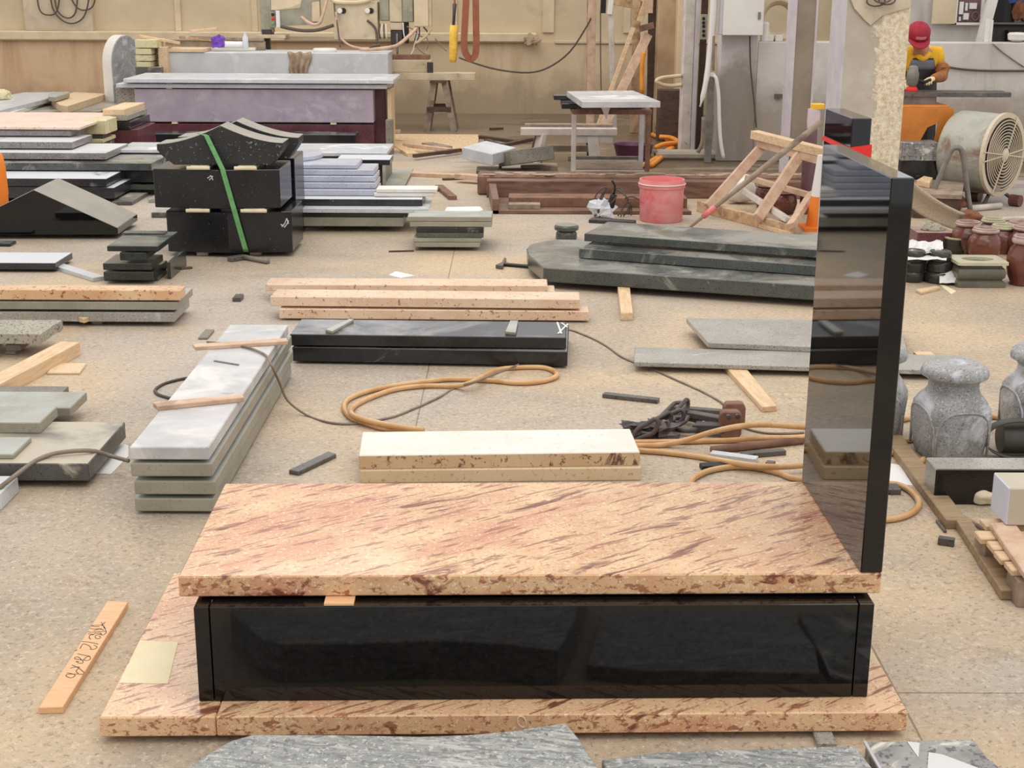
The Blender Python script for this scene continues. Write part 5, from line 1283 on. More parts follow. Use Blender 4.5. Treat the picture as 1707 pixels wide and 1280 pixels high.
# ================================================================ CENTRE BACK
# A-frame trestle with plank and saw remains
yT=20.2
zt_=zat(720,134,yT)
root=E('sawhorse',(D(733,170,yT).x,yT+.2,0),'dark wooden A-frame trestle under a grey beam by the wall','trestle')
for y in (yT,yT+.55):
    for (ut,ub) in ((723,711),(741,757)):
        a=D(ut,136,yT);b=D(ub,213,yT);part('leg',M().beam((a.x,y,zt_-.01),(b.x,y,.0),.09,.08),m_woodg,root)
    part('crossbar',M().beam((D(712,182,yT).x,y-.03,zat(720,182,yT)),(D(752,182,yT).x,y-.03,zat(720,182,yT)),.04,.07),m_woodd,root)
part('cap',M().box(D(717,140,yT).x,D(745,140,yT).x,yT-.1,yT+.65,zt_-.03,zt_+.0),m_woodd,root)
a=D(648,125,yT-.05).x;b=D(792,125,yT-.05).x
zbm=zat(720,122,yT-.05)
T(mk('steel_beam',M().box(-(b-a)/2,(b-a)/2,0,.25,0,zbm-zt_-.001),m_mach,loc=((a+b)/2,yT,zt_+.001),bev=.004),'grey-cream beam laid over the A-frame trestle','beam')
T(mk('cream_plank',M().box(-(b-a)/2,(b-a)/2,0,.4,0,.05),m_wood2,loc=((a+b)/2-.05,yT+.26,zt_+.001),bev=.003),'pale plank lying behind the grey-cream beam','plank')
# second rest of the beam stays on the concrete block
z_=zbm+.002
wbox('machine_base','brown machine base block above the trestle beam','block',m_mach,648,719,z_,zat(690,100,yT),yT+.06,.18,110)
zm=zat(690,100,yT)
wbox('machine_base','flat brown casting on top of the machine base block','block',m_rust,650,716,zm+.001,zat(690,92,yT),yT+.07,.17,95)
root=E('guide_clip',(D(731,118,yT-.02).x,yT-.02,zbm),'dark clip clamped on the end of the machine base','clip')
part('clip',M().box(D(712,118,yT).x,D(722,118,yT).x,yT+.005,yT+.05,zbm+.0005,zat(715,104,yT)),m_dark,root)
# stone saw: post, arm, carriage, cabinets
yS=20.6
zblk=zat(460,88,19.6)
root=E('stone_saw',(D(600,60,yS).x,yS,0),'old cream and grey stone saw with hoses, standing behind the pale concrete block','machine')
def sb(nm,u0,u1,v0,v1,y,d,mat,lab=None,b=.006):
    a=D(u0,v0,y);c=D(u1,v1,y);return part(nm,M().box(a.x,c.x,y,y+d,min(zat((u0+u1)/2,v1,y),zat((u0+u1)/2,v0,y)),max(zat((u0+u1)/2,v1,y),zat((u0+u1)/2,v0,y))),mat,root,lab,bev=b)
a=D(432,0,yS);c=D(453,0,yS)
part('post',M().box(a.x,c.x,yS,yS+.18,zat(440,54,yS),2.9),m_machg,root,'grey-green post',bev=.006)
part('post_foot',M().box(D(440,80,yS).x,D(449,80,yS).x,yS+.04,yS+.14,0,zat(440,54,yS)),m_dark,root)
sb('post_plate',427,476,58,64,yS-.1,.4,m_mach)
sb('post_collar',436,453,49,58,yS-.02,.22,m_dark)
root_sb=sb('switch_box',459,467,18,46,yS-.06,.06,m_whitep,'white switch box')
sb('switch_panel',449,459,20,46,yS-.05,.05,m_machg)
for v_,mt,lb in ((24,m_void,'black button'),(31,m_redb,'red button'),(39,m_green_st,'green button')):
    q=D(455,v_,yS-.055);part('button',M().lathe([(.022,0),(.022,.02),(.012,.028)],10,q,axis=Matrix.Rotation(R(90),3,'X')),mt,root_sb,lb)
# swan neck casting
def poly(nm,pts,y,d,mat,lab=None): 
    return part(nm,M().prismy([(D(u,v,y).x,D(u,v,y).z) for u,v in pts],y,y+d),mat,root,lab)
poly('bracket',[(453,44),(453,18),(500,13),(506,-8),(532,-8),(534,40),(508,42)],yS,.12,m_machg,'grey-green cast bracket')
poly('cover_plate',[(452,-10),(506,-10),(500,6),(486,12),(452,17)],yS-.03,.03,m_cream_p,'cream cover plate')
poly('cover_plate',[(520,4),(532,2),(534,36),(520,36)],yS-.02,.02,m_cream_p)
sb('carriage',555,630,3,66,yS-.12,.35,m_mach,'cream carriage box')
part('rail',M().box(D(470,60,yS).x,D(660,60,yS).x,yS+.2,yS+.32,zat(560,68,yS),zat(560,62,yS)),m_cream_p,root)
for u in (567,613):
    q=D(u,18,yS-.12);part('bolt',M().lathe([(.036,0),(.036,.05),(.03,.055)],12,q,axis=Matrix.Rotation(R(90),3,'X')),m_whitep,root);part('bolt_hole',M().lathe([(.04,0),(.04,.012)],12,q+Vector((.045,0,0)),axis=Matrix.Rotation(R(90),3,'X')),m_void,root)
part('bar',M().tube([D(552,-4,yS-.14),D(560,3,yS-.14),D(600,4,yS-.14),D(625,-4,yS-.14)],.03,8,sub=3),m_cream_p,root,smooth=True)
for u0,u1,v1,mt in ((633,648.5,35,m_machg),(649,670.5,37,m_mach),(671,689,37,m_machg)):
    a=D(u0,20,yS-.05);c=D(u1,20,yS-.05);part('side_cover',M().box(a.x,c.x,yS-.05,yS+.25,zat(660,v1,yS-.05),2.9),mt,root,bev=.012)
sb('mount',651,671,50,74,yS-.02,.2,m_dark);sb('mount_cap',650,671,38,50,yS-.04,.24,m_mach);sb('screw',660,664,56,92,yS-.05,.05,m_steel)
sb('mount',671,681,37,72,yS,.15,m_void)
part('cable',M().tube([D(468,44,yS-.1),D(485,48,yS-.1),D(505,51,yS-.12),D(530,50,yS-.12),D(556,42,yS-.12)],.024,7,sub=4),m_cordd,root,smooth=True)
part('hose',M().tube([D(546,-6,yS-.1),D(540,18,yS-.12),D(534,36,yS-.12),D(526,41,yS-.12),D(515,38,yS-.12),D(502,28,yS-.1)],.022,8,sub=4),m_woodp,root,'pinkish hose',smooth=True)
part('hose',M().tube([D(560,20,yS-.16),D(562,45,yS-.16),D(570,65,yS-.18),D(584,76,yS-.2),D(600,80,yS-.3)],.016,7,sub=4),m_woodp,root,smooth=True)
part('hose',M().tube([D(557,-5,yS-.14),D(558,18,yS-.16),D(563,46,yS-.18),D(567,79,yS-.3)],.010,6,sub=4),m_cordd,root,smooth=True)
part('hose',M().tube([D(612,34,yS-.13),D(625,46,yS-.14),D(628,62,yS-.16),D(627,72,yS-.2)],.016,7,sub=4),m_cordd,root,smooth=True)
for k in range(4):
    part('cable',M().tube([D(634+3*k,40,yS-.1),D(632+4*k,52,yS-.12),D(634+3.5*k,64,yS-.1)],.010,6,sub=3),m_whitep if k%2 else m_cordd,root,smooth=True)
part('hose',M().tube([D(600,82,yS-.9),D(618,82,yS-.9),D(645,80,yS-.85),D(665,74,yS-.5),D(690,52,yS-.2),D(694,46,yS-.1)],.026,8,sub=4),m_woodp,root,smooth=True)
part('hose',M().tube([D(615,82,yS-.9),D(622,77,yS-.9),D(632,76,yS-.88),D(630,80,yS-.85),D(618,80,yS-.85)],.02,7,sub=4),m_cordd,root,smooth=True)
# white cabinet with cables hanging under it
zc0=zat(705,44,yS-.15)
root2=E('wall_cabinet',(D(705,20,yS-.1).x,yS-.1,zc0),'narrow pale cabinet beside the stone saw with cables below it','cabinet')
a=D(690,20,yS-.15).x;b=D(714,20,yS-.15).x;c=D(719,20,yS-.15).x
part('body',M().box(a,b,yS-.15,yS+.1,zc0,2.9),m_cream_p,root2,bev=.006);part('side',M().box(b,c,yS-.13,yS+.1,zc0,2.9),m_mach,root2,bev=.004)
def cab(pts,r,mat,lab=None): part('cable',M().tube([D(u,v,yS-.1) for u,v in pts],r,6,sub=4),mat,root2,lab,smooth=True)
cab([(697,45),(695,60),(692,72),(687,88),(678,98),(672,108)],.012,m_whitep);cab([(699,45),(699,58),(694,70),(690,80)],.011,m_cordd);cab([(696,45),(694,58),(691,68)],.011,m_cordd)
cab([(719,46),(712,58),(700,68),(692,72)],.022,m_cream_p);cab([(706,45),(712,52),(716,58)],.012,m_cordd);cab([(678,44),(690,50),(700,60),(712,64),(713,78),(711,83)],.008,m_cord);cab([(725,64),(735,76),(744,85)],.008,m_cord);cab([(693,72),(698,82),(708,90),(718,95)],.008,m_cord);cab([(672,38),(673,55),(676,68)],.010,m_whitep)
# hanging sling and hook strap
yL=17.5
def ribbon(pts,w,y,th,mat,name,label,cat):
    """flat webbing seen edge on to its width"""
    ps=smooth_path([D(u,v,y) for u,v in pts],6);m=M()
    for i,q in enumerate(ps):
        t=(ps[min(i+1,len(ps)-1)]-ps[max(i-1,0)]).normalized();nr=Vector((-t.z,0,t.x)).normalized()*w/2
        m.v+=[q-nr+Vector((0,-.04,0)),q+nr+Vector((0,-.04,0)),q+nr+Vector((0,.04,0)),q-nr+Vector((0,.04,0))]
    for i in range(len(ps)-1):
        b=4*i
        for k in range(4):
            k2=(k+1)%4;m.f.append((b+k,b+k2,b+4+k2,b+4+k))
    m.f+=[(0,1,2,3),(4*len(ps)-4,4*len(ps)-3,4*len(ps)-2,4*len(ps)-1)]
    return mkw(name,m,mat,label,cat,smooth='auto')
ribbon([(777.5,-40),(777,0),(775,40),(773.5,72),(776,88),(784,98),(792,92),(794,72),(793.5,40),(793,0),(792.5,-40)],.078,yL,.02,m_sling,'hanging_sling','brown webbing sling hanging in a long loop before the back wall','hanging sling')
root=E('hanging_hook_strap',(D(757,50,yL).x,yL,zat(757,104,yL)),'yellow-wrapped strap hanging from a dark hook beside the brown sling','hanging strap')
part('wire',M().tube([D(758,-40,yL),D(758,8,yL)],.012,7),m_sling,root);part('hook',M().tube([D(758,6,yL),D(757,24,yL),D(756,42,yL)],[.026,.018,.018],8),m_dark,root,smooth=True)
part('wrapping',M().tube([D(757,42,yL),D(756,60,yL),D(756,80,yL),D(755,98,yL),D(755,104,yL)],[.05,.055,.052,.048,.035],10),m_yplas,root,smooth=True)
mkw('hanging_cable',M().tube([D(u,v,20.5) for u,v in((765,96),(790,105),(830,116),(880,121),(915,112),(950,86),(978,44),(985,30))],.014,6,sub=4),m_cordd,'long dark cable sagging across the cream wall to the wooden pole','cable',smooth=True)
q=D(886,65,22.7);mkw('rope_knot_hang',crumple(q+Vector((0,0,-.1)),.11,.06,.09,71,.7),m_cloth,'bundle of rag tied on the wall ledge','rag')
# ---------------------------------------------------------------- table with slab, trestle bench, offcuts
yt=15.05
def leg(nm,u,y,w,vt,mat,par,vb=None):
    x=D(u,200,y).x;return part(nm,M().box(x-w/2,x+w/2,y-w/2,y+w/2,0.0 if vb is None else zat(u,vb,y),zat(u,vt,y)),mat,par,bev=.003)
root=E('work_table',(D(1015,250,yt).x,yt+.3,0),'rusty steel-framed work table carrying a pale stone slab','table')
leg('leg',957,yt,.05,190,m_steelw,root);leg('leg',1081,yt,.05,190,m_rust,root)
leg('leg',957,yt+1.1,.045,187,m_rust,root);leg('leg',1070,yt+.9,.05,190,m_lav,root)
zt1_=zat(957,190,yt)
xL=D(954,200,yt).x;xR=D(1086,200,yt).x
part('rail',M().box(xL,xR,yt-.03,yt+.03,zt1_-.0,zt1_+.05),m_rust,root,bev=.003)
part('rail',M().box(xL,xR,yt+1.05,yt+1.12,zt1_,zt1_+.05),m_rust,root,bev=.003)
for x in (xL+.02,xR-.03): part('rail',M().box(x-.025,x+.025,yt,yt+1.1,zt1_,zt1_+.05),m_rust,root,bev=.003)
zl_=zat(957,293,yt)
part('stretcher',M().box(xL,xR,yt-.02,yt+.02,zl_,zl_+.06),m_steelw,root,bev=.003);part('stretcher',M().box(xL,xR,yt+1.05,yt+1.1,zl_+.02,zl_+.08),m_steel,root,bev=.003)
part('lower_board',M().box(xL+.05,xR-.05,yt+.2,yt+1.0,zl_+.02,zl_+.05),m_woodg,root,bev=.003)
zs0=zt1_+.051
wbox('dark_slab','lower dark slab sticking out under the pale slab on the work table','slab',m_blk2,936,1070,zs0,zs0+.055,yt+.02,.5,185)
wbox('dark_slab','upper dark slab sticking out under the pale slab on the work table','slab',m_blk2,923,1055,zs0+.056,zs0+.105,yt+.45,.5,170)
z0_=zs0+.107
PX('pale_slab','pale grey dusty slab lying on the steel-framed work table','slab',m_greym,[(970.5,169.5),(1101,169),(1056,151),(945,152)],z0_,max(zat(970,169.5,yt-.08)-z0_,.06))
tri=M().prismy([(D(996,187,yt-.06).x,zs0+.10),(D(1020,187,yt-.06).x,zs0+.10),(D(1011,200,yt-.06).x,zat(1011,200,yt-.06))],yt-.065,yt-.06)
mkw('hanging_paper',tri,m_paper,'white paper corner hanging below the pale slab on the work table','paper')
yc=16.6
root=E('trestle_bench',(D(950,250,yc).x,yc+.15,0),'dusty wooden trestle bench behind the steel-framed work table','bench')
zt_=zat(900,214,yc)
a=D(868,220,yc).x;b=D(1029,220,yc).x
part('top_beam',M().box(a,b,yc,yc+.14,zat(900,226,yc),zt_),m_steelw,root,bev=.006);part('top_beam',M().box(a+.05,b-.03,yc+.3,yc+.42,zt_-.04,zt_+.02),m_woodg,root,bev=.006)
part('apron_board',M().box(D(956,230,yc).x,b-.05,yc+.02,yc+.06,zat(900,238,yc),zat(900,226,yc)),m_steelw,root)
for (ut,ub) in ((904,892),(988,992)):
    for dy in (0,.32):
        q=D(ut,228,yc);w=D(ub,268,yc);part('leg',M().beam((q.x,yc+.05+dy*.8,zat(900,224,yc)),(w.x,yc+.0+dy*1.4,0.0),.13,.06),m_steelw if dy==0 else m_woodd,root,bev=.004)
part('stretcher',M().box(D(896,255,yc).x,D(994,255,yc).x,yc+.2,yc+.25,zat(900,256,yc),zat(900,246,yc)),m_woodg,root)
# offcuts before the table
S('stone_offcut','thick pale grey offcut lying tilted on top of the offcut heap','block',m_greyl,783,816,266,280,(800,252),z0=.14,y=15.2)
m=M().prism([(0,0),(.48,.02),(.44,.5),(-.04,.42)],0,.15);o=bpy.context.scene.collection.objects[-1]
bpy.data.objects.remove(o)
p=D(818,283,15.0)
def tilt(name,label,u,v,y,L,W,t,rz,rx,ry,mat,z0):
    q=D(u,v,y);o=mk(name,M().box(-L/2,L/2,-W/2,W/2,0,t),mat,loc=(q.x,y,z0),bev=.006);o.rotation_euler=(R(rx),R(ry),R(rz));return T(o,label,'block')
S('stone_offcut','lower rough brown offcut under the pale grey one','block',m_chip,830,905,289,300,.5,z0=0,y=15.0)
tilt('stone_offcut','rough brown offcut leaning against the pale grey offcut',878,280,15.3,.50,.42,.15,20,-10,-5,m_chip,.165)
tilt('stone_offcut','thick pale grey offcut tilted on top of the offcut heap',815,268,15.35,.42,.40,.13,-38,5,6,m_greyl,.20)
S('stone_offcut','dark packing offcut beneath the pale grey tilted one','block',m_chipd,794,836,284,297,.35,z0=0,y=15.1)
S('timber_beam','grey timber beam end beside the rough brown offcuts','beam',m_woodg,868,930,276,297,.25,z0=0,y=15.45)
BAR('floor_board','pinkish board lying on the floor before the offcut heap','board',m_woodp,(686,290),(800,295),.12,.04)
BAR('floor_board','darker pinkish board lying on the floor nearer the work table','board',m_woodp,(762,293),(846,299),.12,.05,z0=.042)
BAR('floor_board','thin dark lath on the floor before the pinkish boards','board',m_woodd,(738,299),(784,297),.05,.02)
BAR('wood_sliver','reddish forked wood piece on the bare floor, its long arm','sliver',m_rust,(732,311),(755,330),.08,.04)
BAR('wood_sliver','reddish short wood piece touching the forked one','sliver',m_rust,(720,317),(736,314),.07,.03)
PX('pale_board','pale wide board lying on the floor by the bench end','board',m_wood2,[(655,250),(797,252),(798,224),(657,223)],0,.03)
for k,(a,b,w) in enumerate((((660,242),(688,258),.14),((676,241),(750,250),.1),((690,260),(768,250),.05),((712,240),(745,247),.16),((656,234),(676,236),.12),((656,219),(668,219),.12))):
    BAR('scrap_wood',['thick pale scrap stick lying nearest the bench end','long thin scrap stick across the pale wide board','dark thin scrap stick on the front of the pale wide board','brown flat scrap on the middle of the pale wide board','short pale scrap by the brown stone post','small pale scrap at the far end of the purple bench'][k],'scrap wood',[m_wood2,m_woodp,m_woodd,m_woodg,m_wood2,m_wood2][k],a,b,w,.04,z0=.031 if k in(1,2,3) else 0,group='scrap wood by the bench')
for k,(a,b) in enumerate((((800,228),(862,236)),((812,234),(840,246)),((830,244),(885,232)))):
    BAR('scrap_wood',['dark wet stick on the damp floor beside the pale wide board','short dark wet stick behind the offcut heap','dark wet stick running to the trestle bench leg'][k],'scrap wood',m_woodd,a,b,.08,.04,group='dark wet sticks')
BAR('scrap_wood','dark stick lying alone on the damp floor before the trestle bench','scrap wood',m_woodd,(817,215),(838,214),.06,.03)
p=G(1058,268,0);root=E('plastic_basin',Vector((p.x,p.y+.2,0)),'purple plastic basin on the floor behind the work table','basin')
mk('body',M().lathe([(.16,0),(.2,.02),(.24,.17),(.25,.18),(.235,.175),(.19,.03),(.01,.02)],28),m_basin,root,smooth='auto')
g='orange hose heap'
def HO(pts,lab): mkw('orange_hose',M().tube([G(u,v,.03+(q[0] if q else 0)) for u,v,*q in pts],.03,8,sub=5),m_hoseb,lab,'hose',g,smooth=True)
HO([(1085,276),(1098,266),(1115,252),(1125,240),(1112,232),(1096,228),(1088,224)],'orange hose curling beside the work table legs')
HO([(1040,277),(1062,277),(1080,272),(1102,258),(1120,246),(1140,243)],'orange hose running from under the work table to the pale column')
HO([(1094,245,.05),(1108,240,.06),(1130,238,.05),(1120,230,.05),(1100,228,.05)],'short orange hose loop on top of the orange hose heap')
HO([(1100,205),(1108,208),(1117,215)],'short orange hose end lying near the dark post')
# steel trough / rails on the floor
y1=G(900,357,0).y
def gx(u,v): return G(u,v,0)
xl=gx(821,357).x;xq=G(1148,352,0).x;xr=G(1420,357,0).x
root=E('steel_trough',((xl+xr)/2,y1+.7,0),'long rusty steel trough lying on the floor behind the red bucket','trough')
part('front_lip',M().box(xl,xq,y1,y1+.05,0,.035),m_rustd,root,bev=.004)
part('floor_plate',M().box(xl+.03,xq,y1+.05,y1+.95,0,.012),m_rustd,root)
part('inner_board',M().box(G(848,345,0).x,xq,y1+.35,y1+.62,.012,.10),m_rust,root,bev=.004)
part('inner_board',M().box(G(848,345,0).x,G(900,345,0).x,y1+.2,y1+.34,.012,.06),m_woodg,root,bev=.004)
yb=y1+1.0
part('back_beam',M().box(G(812,322,0).x,xr,yb,yb+.16,.0,.17),m_rustd,root,bev=.008)
part('back_beam',M().box(G(806,312,0).x-.05,xr,yb+.17,yb+.5,.0,.20),m_rust,root,bev=.02)
part('end_plate',M().prism([(xl,y1),(xl+.06,y1),(G(812,322,0).x+.08,yb+.4),(G(812,322,0).x,yb+.4)],0,.14),m_rustd,root,bev=.004)
# crust along the back beam
m=M();rr=random.Random(4);
for i in range(60):
    x=G(812,318,0).x+i*.062+rr.uniform(-.02,.02)
    if x>xr:break
    m.ball((x,yb+.27+rr.uniform(-.07,.09),.20),rr.uniform(.025,.06),7,5,(1.4,1,.18))
o=part('dried_crust',m,m_felt,root,'dried pale mud crust');o['kind']='stuff'
BAR('steel_channel','rusty channel lying on the damp floor behind the trough','channel',m_rust,(960,310),(1130,307),.10,.05)
# red bucket
pb=G(1105,373,0);pm=F/((pb-CAM).dot(FWD));r0=36/pm;cy_=pb.y+r0
hb=zat(1105,303,cy_-r0)
root=E('bucket',(pb.x,cy_,0),'faded red plastic bucket full of red splashes, standing behind the dark slabs','bucket')
mk('body',M().lathe([(r0*.96,0),(r0,.01),(r0*1.04,hb*.82),(r0*1.04,hb*.86)],32),m_red,root,smooth='auto')
mk('rim',M().lathe([(r0*1.03,hb*.80),(r0*1.09,hb*.81),(r0*1.10,hb*.90),(r0*1.07,hb*.93),(r0*1.05,hb),(r0*.99,hb),(r0*.96,hb*.3),(r0*.9,.03),(.01,.02)],32),m_redp,root,smooth='auto')['label']='dusty pink rim'
mk('handle',M().tube([Vector((r0*1.1*math.cos(a),-r0*1.1*abs(math.sin(a))*1.0-.005,hb*(.9-.0*abs(math.sin(a))))) for a in [math.pi*i/12 for i in range(13)]],.005,6),m_whitep,root,smooth=True)
# wire tangle and foil beside it
pw=G(1018,366,0)
root=E('wire_tangle',pw,'tangled brown wires with a plug standing up beside the red bucket','wire')
rr=random.Random(11)
yw=pw.y+.1
for k,pts in enumerate(([(992,362),(991,335),(1000,315),(1010,313),(1005,330),(997,350),(1000,362)],[(1004,362),(1000,340),(1005,320)],[(1020,325),(1032,316),(1044,330),(1050,345),(1048,365)],[(1035,362),(1040,345),(1050,335),(1046,350),(1040,365)],[(1042,332),(1055,330),(1070,336)],[(1052,365),(1053,350),(1046,338)],[(994,355),(1006,346),(1020,336),(1028,326)],[(1030,365),(1038,350),(1046,334),(1040,325),(1030,318)])):
    part('wire',M().tube([Vector((D(u,v,yw+.05*(k%3)).x,yw+.05*(k%3)+.04*math.sin(i*2),max(D(u,v,yw).z,.01))) for i,(u,v) in enumerate(pts)],.007,6,sub=4),m_cordd,root,smooth=True)
part('plug',M().tube([D(1023,324,yw),D(1020,337,yw),D(1019,350,yw)],[.03,.03,.02],9,sub=2),m_void,root,'black plug',smooth=True)
part('plug_lead',M().tube([D(1023,324,yw),D(1025,310,yw),D(1020,301,yw)],.010,7,sub=3),m_void,root,smooth=True)
mkw('plastic_scrap',crumple(G(1003,363,0),.10,.06,.10,81,.8),m_clear,'crumpled clear plastic on the floor under the brown wires','scrap')
BAR('floor_board','dark strip lying under the wires beside the bucket','strip',m_dark,(984,367),(1058,371),.12,.03)
for k in range(1):
    p=G(945,404,0);root=E('stone_pot',Vector((p.x,p.y+.13,0)),'small dark stone pot standing behind the rounded slab end','pot')
    mk('body',M().lathe([(.08,0),(.09,.02),(.085,.06),(.07,.08)],24),m_green,root,smooth='auto');mk('rim',M().lathe([(.07,.075),(.10,.085),(.102,.11),(.09,.125),(.02,.126)],24),m_green,root,smooth='auto')
PX('wood_sliver','small dark slab offcut on the floor near the rounded slab end','chip',m_chipd,[(826,441),(838,443),(844,430),(841,428),(836,437)],0,.03)
BAR('stone_strip','short black strip on the floor touching the rounded slab end','strip',m_void,(842,441),(900,446),.05,.02)
PX('paper_scrap','pale dusty paper on the floor above the short grey-green pile','paper',m_paper,[(741,352),(745,345),(800,344),(806,350),(790,354)],0,.002,bev=0)
# ---------------------------------------------------------------- fallen timber trestle with pole
P0=G(1163,347,0);P1=G(1322,391,0)
yk=13.15
root=E('timber_trestle',((P0.x+P1.x)/2,(P0.y+P1.y)/2,0),'timber trestle lying on its side beside the steel column','trestle')
def bm(nm,a,b,w,h,mat=m_woodp,up=(0,0,1)): part(nm,M().beam(a,b,w,h,up),mat,root,bev=.004)
bm('bottom_plank',G(1166,343,.05)+Vector((0,.0,0)),G(1322,384,.05),.06,.10,m_wood);bm('bottom_plank',G(1170,349,.02),G(1320,391,.02),.03,.04,m_wood2)
tA=D(1257,224,yk);tB=D(1375,254,yk-.7)
bm('top_beam',tA,tB,.10,.075,m_wood2)
bm('top_beam',tA+Vector((.05,-.02,-.075)),tB+Vector((0,-.02,-.075)),.08,.07,m_woodp)
l0=D(1275,240,yk);l1=G(1180,346,.10);bm('leg',l0,Vector((l1.x,l1.y,.10)),.09,.05,m_woodp,(0,-1,0))
l0=D(1336,254,yk-.45);l1=G(1263,364,.10);bm('leg',l0,l1,.09,.06,m_woodp,(0,-1,0))
bm('cross_bar',D(1246,296,yk+.1),D(1352,326,yk-.5),.05,.085,m_woodp,(0,-1,0))
bm('brace',D(1230,312,yk+.05),G(1316,368,.12),.05,.08,m_steelw,(0,-1,0))
bm('post',D(1354,322,yk-.55),G(1318,377,.10),.05,.07,m_woodp,(0,-1,0))
root=E('pole',G(1150,381,.0),'long grey pole with a red band leaning across the timber trestle','pole')
pa=G(1150,379,.02);pbb=D(1368,204,yk-.75)
part('pole',M().tube([pa,pa.lerp(pbb,.5),pbb],[.012,.026,.028],9),m_woodg,root,smooth=True)
part('band',M().tube([pa.lerp(pbb,.10),pa.lerp(pbb,.19)],[.024,.028],9),m_red,root,'faded red band',smooth=True)
# things behind the trestle
yv=13.9
for k,(u,vr,vf,r_,lab) in enumerate(((1322,330,372,.13,'maroon jar behind the leaning timber of the trestle'),(1296,318,362,.12,'dark maroon jar behind the middle of the timber trestle'))):
    c=G(u,vf,0);h=max(zat(u,vr,c.y),.2)
    root=E('ceramic_jar',(c.x,c.y+.55,0),lab,'jar','maroon jars behind the trestle')
    mk('body',M().lathe([(r_*.8,0),(r_*.95,.05),(r_*1.05,h*.45),(r_*.95,h*.75),(r_*.8,h*.85)],24),m_ceram,root,smooth=True)
    mk('rim',M().lathe([(r_*.8,h*.84),(r_*.95,h*.88),(r_*.95,h),(r_*.75,h),(r_*.7,h*.8),(.01,h*.75)],24),m_ceramr,root,smooth='auto')
mkw('rock',crumple(Vector((D(1234,350,13.6).x,13.6,0)),.15,.12,.17,91,.45),m_white,'pale lumpy stone behind the timber trestle brace','rock',subd=1,smooth=True)
yd=12.9
c=D(1354,240,yd)
root=E('tall_container',(c.x,yd+.1,0),'tall brown-pink plastic container with a yellow lid behind the black headstone','container')
zt_=zat(1360,183,yd)
w_=D(1365,250,yd).x-D(1343,250,yd).x
part('body',M().lathe([(w_/2,0),(w_/2,zat(1355,216,yd)-.03),(w_/2*.9,zat(1355,216,yd))],24,Vector((c.x,yd+.1,0))),m_jar,root,smooth='auto')
part('neck',M().lathe([(w_/2*.9,zat(1355,216,yd)),(w_/2*1.0,zat(1355,205,yd)),(w_/2*.95,zt_)],24,Vector((c.x+.02,yd+.1,0))),m_film,root,'pale film wrapped neck',smooth='auto')
part('lid',M().lathe([(w_/2*1.05,zt_),(w_/2*1.08,zt_+.01),(w_/2*1.05,zat(1360,175,yd)),(w_/2*.9,zat(1360,174,yd))],24,Vector((c.x+.05,yd+.1,0))),m_yellowlid,root,'yellow lid',smooth='auto')
yo=12.0;c=D(1362,300,yo);h1=zat(1362,262,yo)
root=E('traffic_cone',(c.x+.06,yo+.15,0),'white and orange traffic cone half hidden by the black headstone','cone')
mk('cone',M().lathe([(.10,.03),(.07,h1*.45)],24),m_coneo,root,smooth='auto');mk('sleeve',M().lathe([(.072,h1*.45),(.035,h1)],24),m_conew,root,smooth='auto');mk('foot',M().box(-.14,.14,-.14,.14,0,.03),m_coneo,root)
# ---------------------------------------------------------------- timber props, posts, pipes near the wall corner
yq=19.9
def stick(label,a,b,w,mat,name='timber_prop',y0=yq,y1=None,d=None,cat='timber prop',round_=False,ext=False):
    A=D(a[0],a[1],y0);B=D(b[0],b[1],y1 if y1 else y0)
    if ext: B=A+(B-A)*((A.z-.02)/(A.z-B.z))
    m=M().tube([A,B],w/2,9) if round_ else M().beam(A,B,w,d or w*.7,(0,-1,0))
    return mkw(name,m,mat,label,cat,bev=0 if round_ else .004)
def gpole(label,u_t,u_b,w,mat,y,name='timber_prop',cat='timber prop',vt=-60,round_=False,d=None):
    """upright from above the frame to the floor"""
    A=D(u_t,0,y);A.z=2.9;B=Vector((D(u_b,190,y).x,y,0));
    m=M().tube([B,A],w/2,10) if round_ else M().beam(B,A,w,d or w*.8,(0,-1,0))
    return mkw(name,m,mat,label,cat,bev=0 if round_ else .004)
gpole('upright pinkish timber where the long dark cable is tied','x' and 987,984,.11,m_woodp,20.6)
gpole('slim upright timber just beside the cable timber',980,980,.05,m_wood,20.75)
stick('pale grey prop with a white head, standing between the upright timbers',(1018,24),(1022,148),.075,m_steelw,y0=20.0,ext=True)
bpy.context.scene.collection.objects[-1].location.z=bpy.context.scene.collection.objects[-1].location.z
stick('white block head on the pale grey prop',(1021,-20),(1016,24),.07,m_whitep,y0=19.95,name='hanging_block',cat='prop head')
gpole('brown timber upright behind the crossing props',1060,1058,.11,m_wood,20.1)
stick('thin diagonal timber crossing the brown upright',(1056,46),(1028,124),.06,m_wood2,y0=19.8,y1=19.6,ext=True)
stick('broad diagonal timber leaning under the red stain',(1080,58),(1036,150),.12,m_woodp,y0=19.6,y1=19.3,ext=True)
stick('bent diagonal timber high beside the concrete post',(1088,-30),(1066,36),.08,m_wood2,y0=19.9,name='hanging_timber')
stick('orange-brown timber rail crossing the tops of the props',(1020,0),(1072,10),.12,m_wood,y0=20.3,name='timber_rail')
stick('loose board hung high against the concrete post',(1084,-20),(1082,22),.10,m_woodp,y0=19.75,d=.03,name='hanging_board')
stick('black cable grip hanging between the timbers',(1007,-20),(1005,22),.075,m_void,y0=20.4,name='hanging_cable_grip',cat='cable grip')
mkw('hanging_wire',M().tube([D(1001,20,20.45),D(1001,90,20.45),D(1002,150,20.45)],.008,5),m_cordd,'thin dark cord hanging below the black cable grip','cord')
gpole('dark brown timber upright behind the hanging orange hose',1086,1085,.11,m_woodd,19.95)
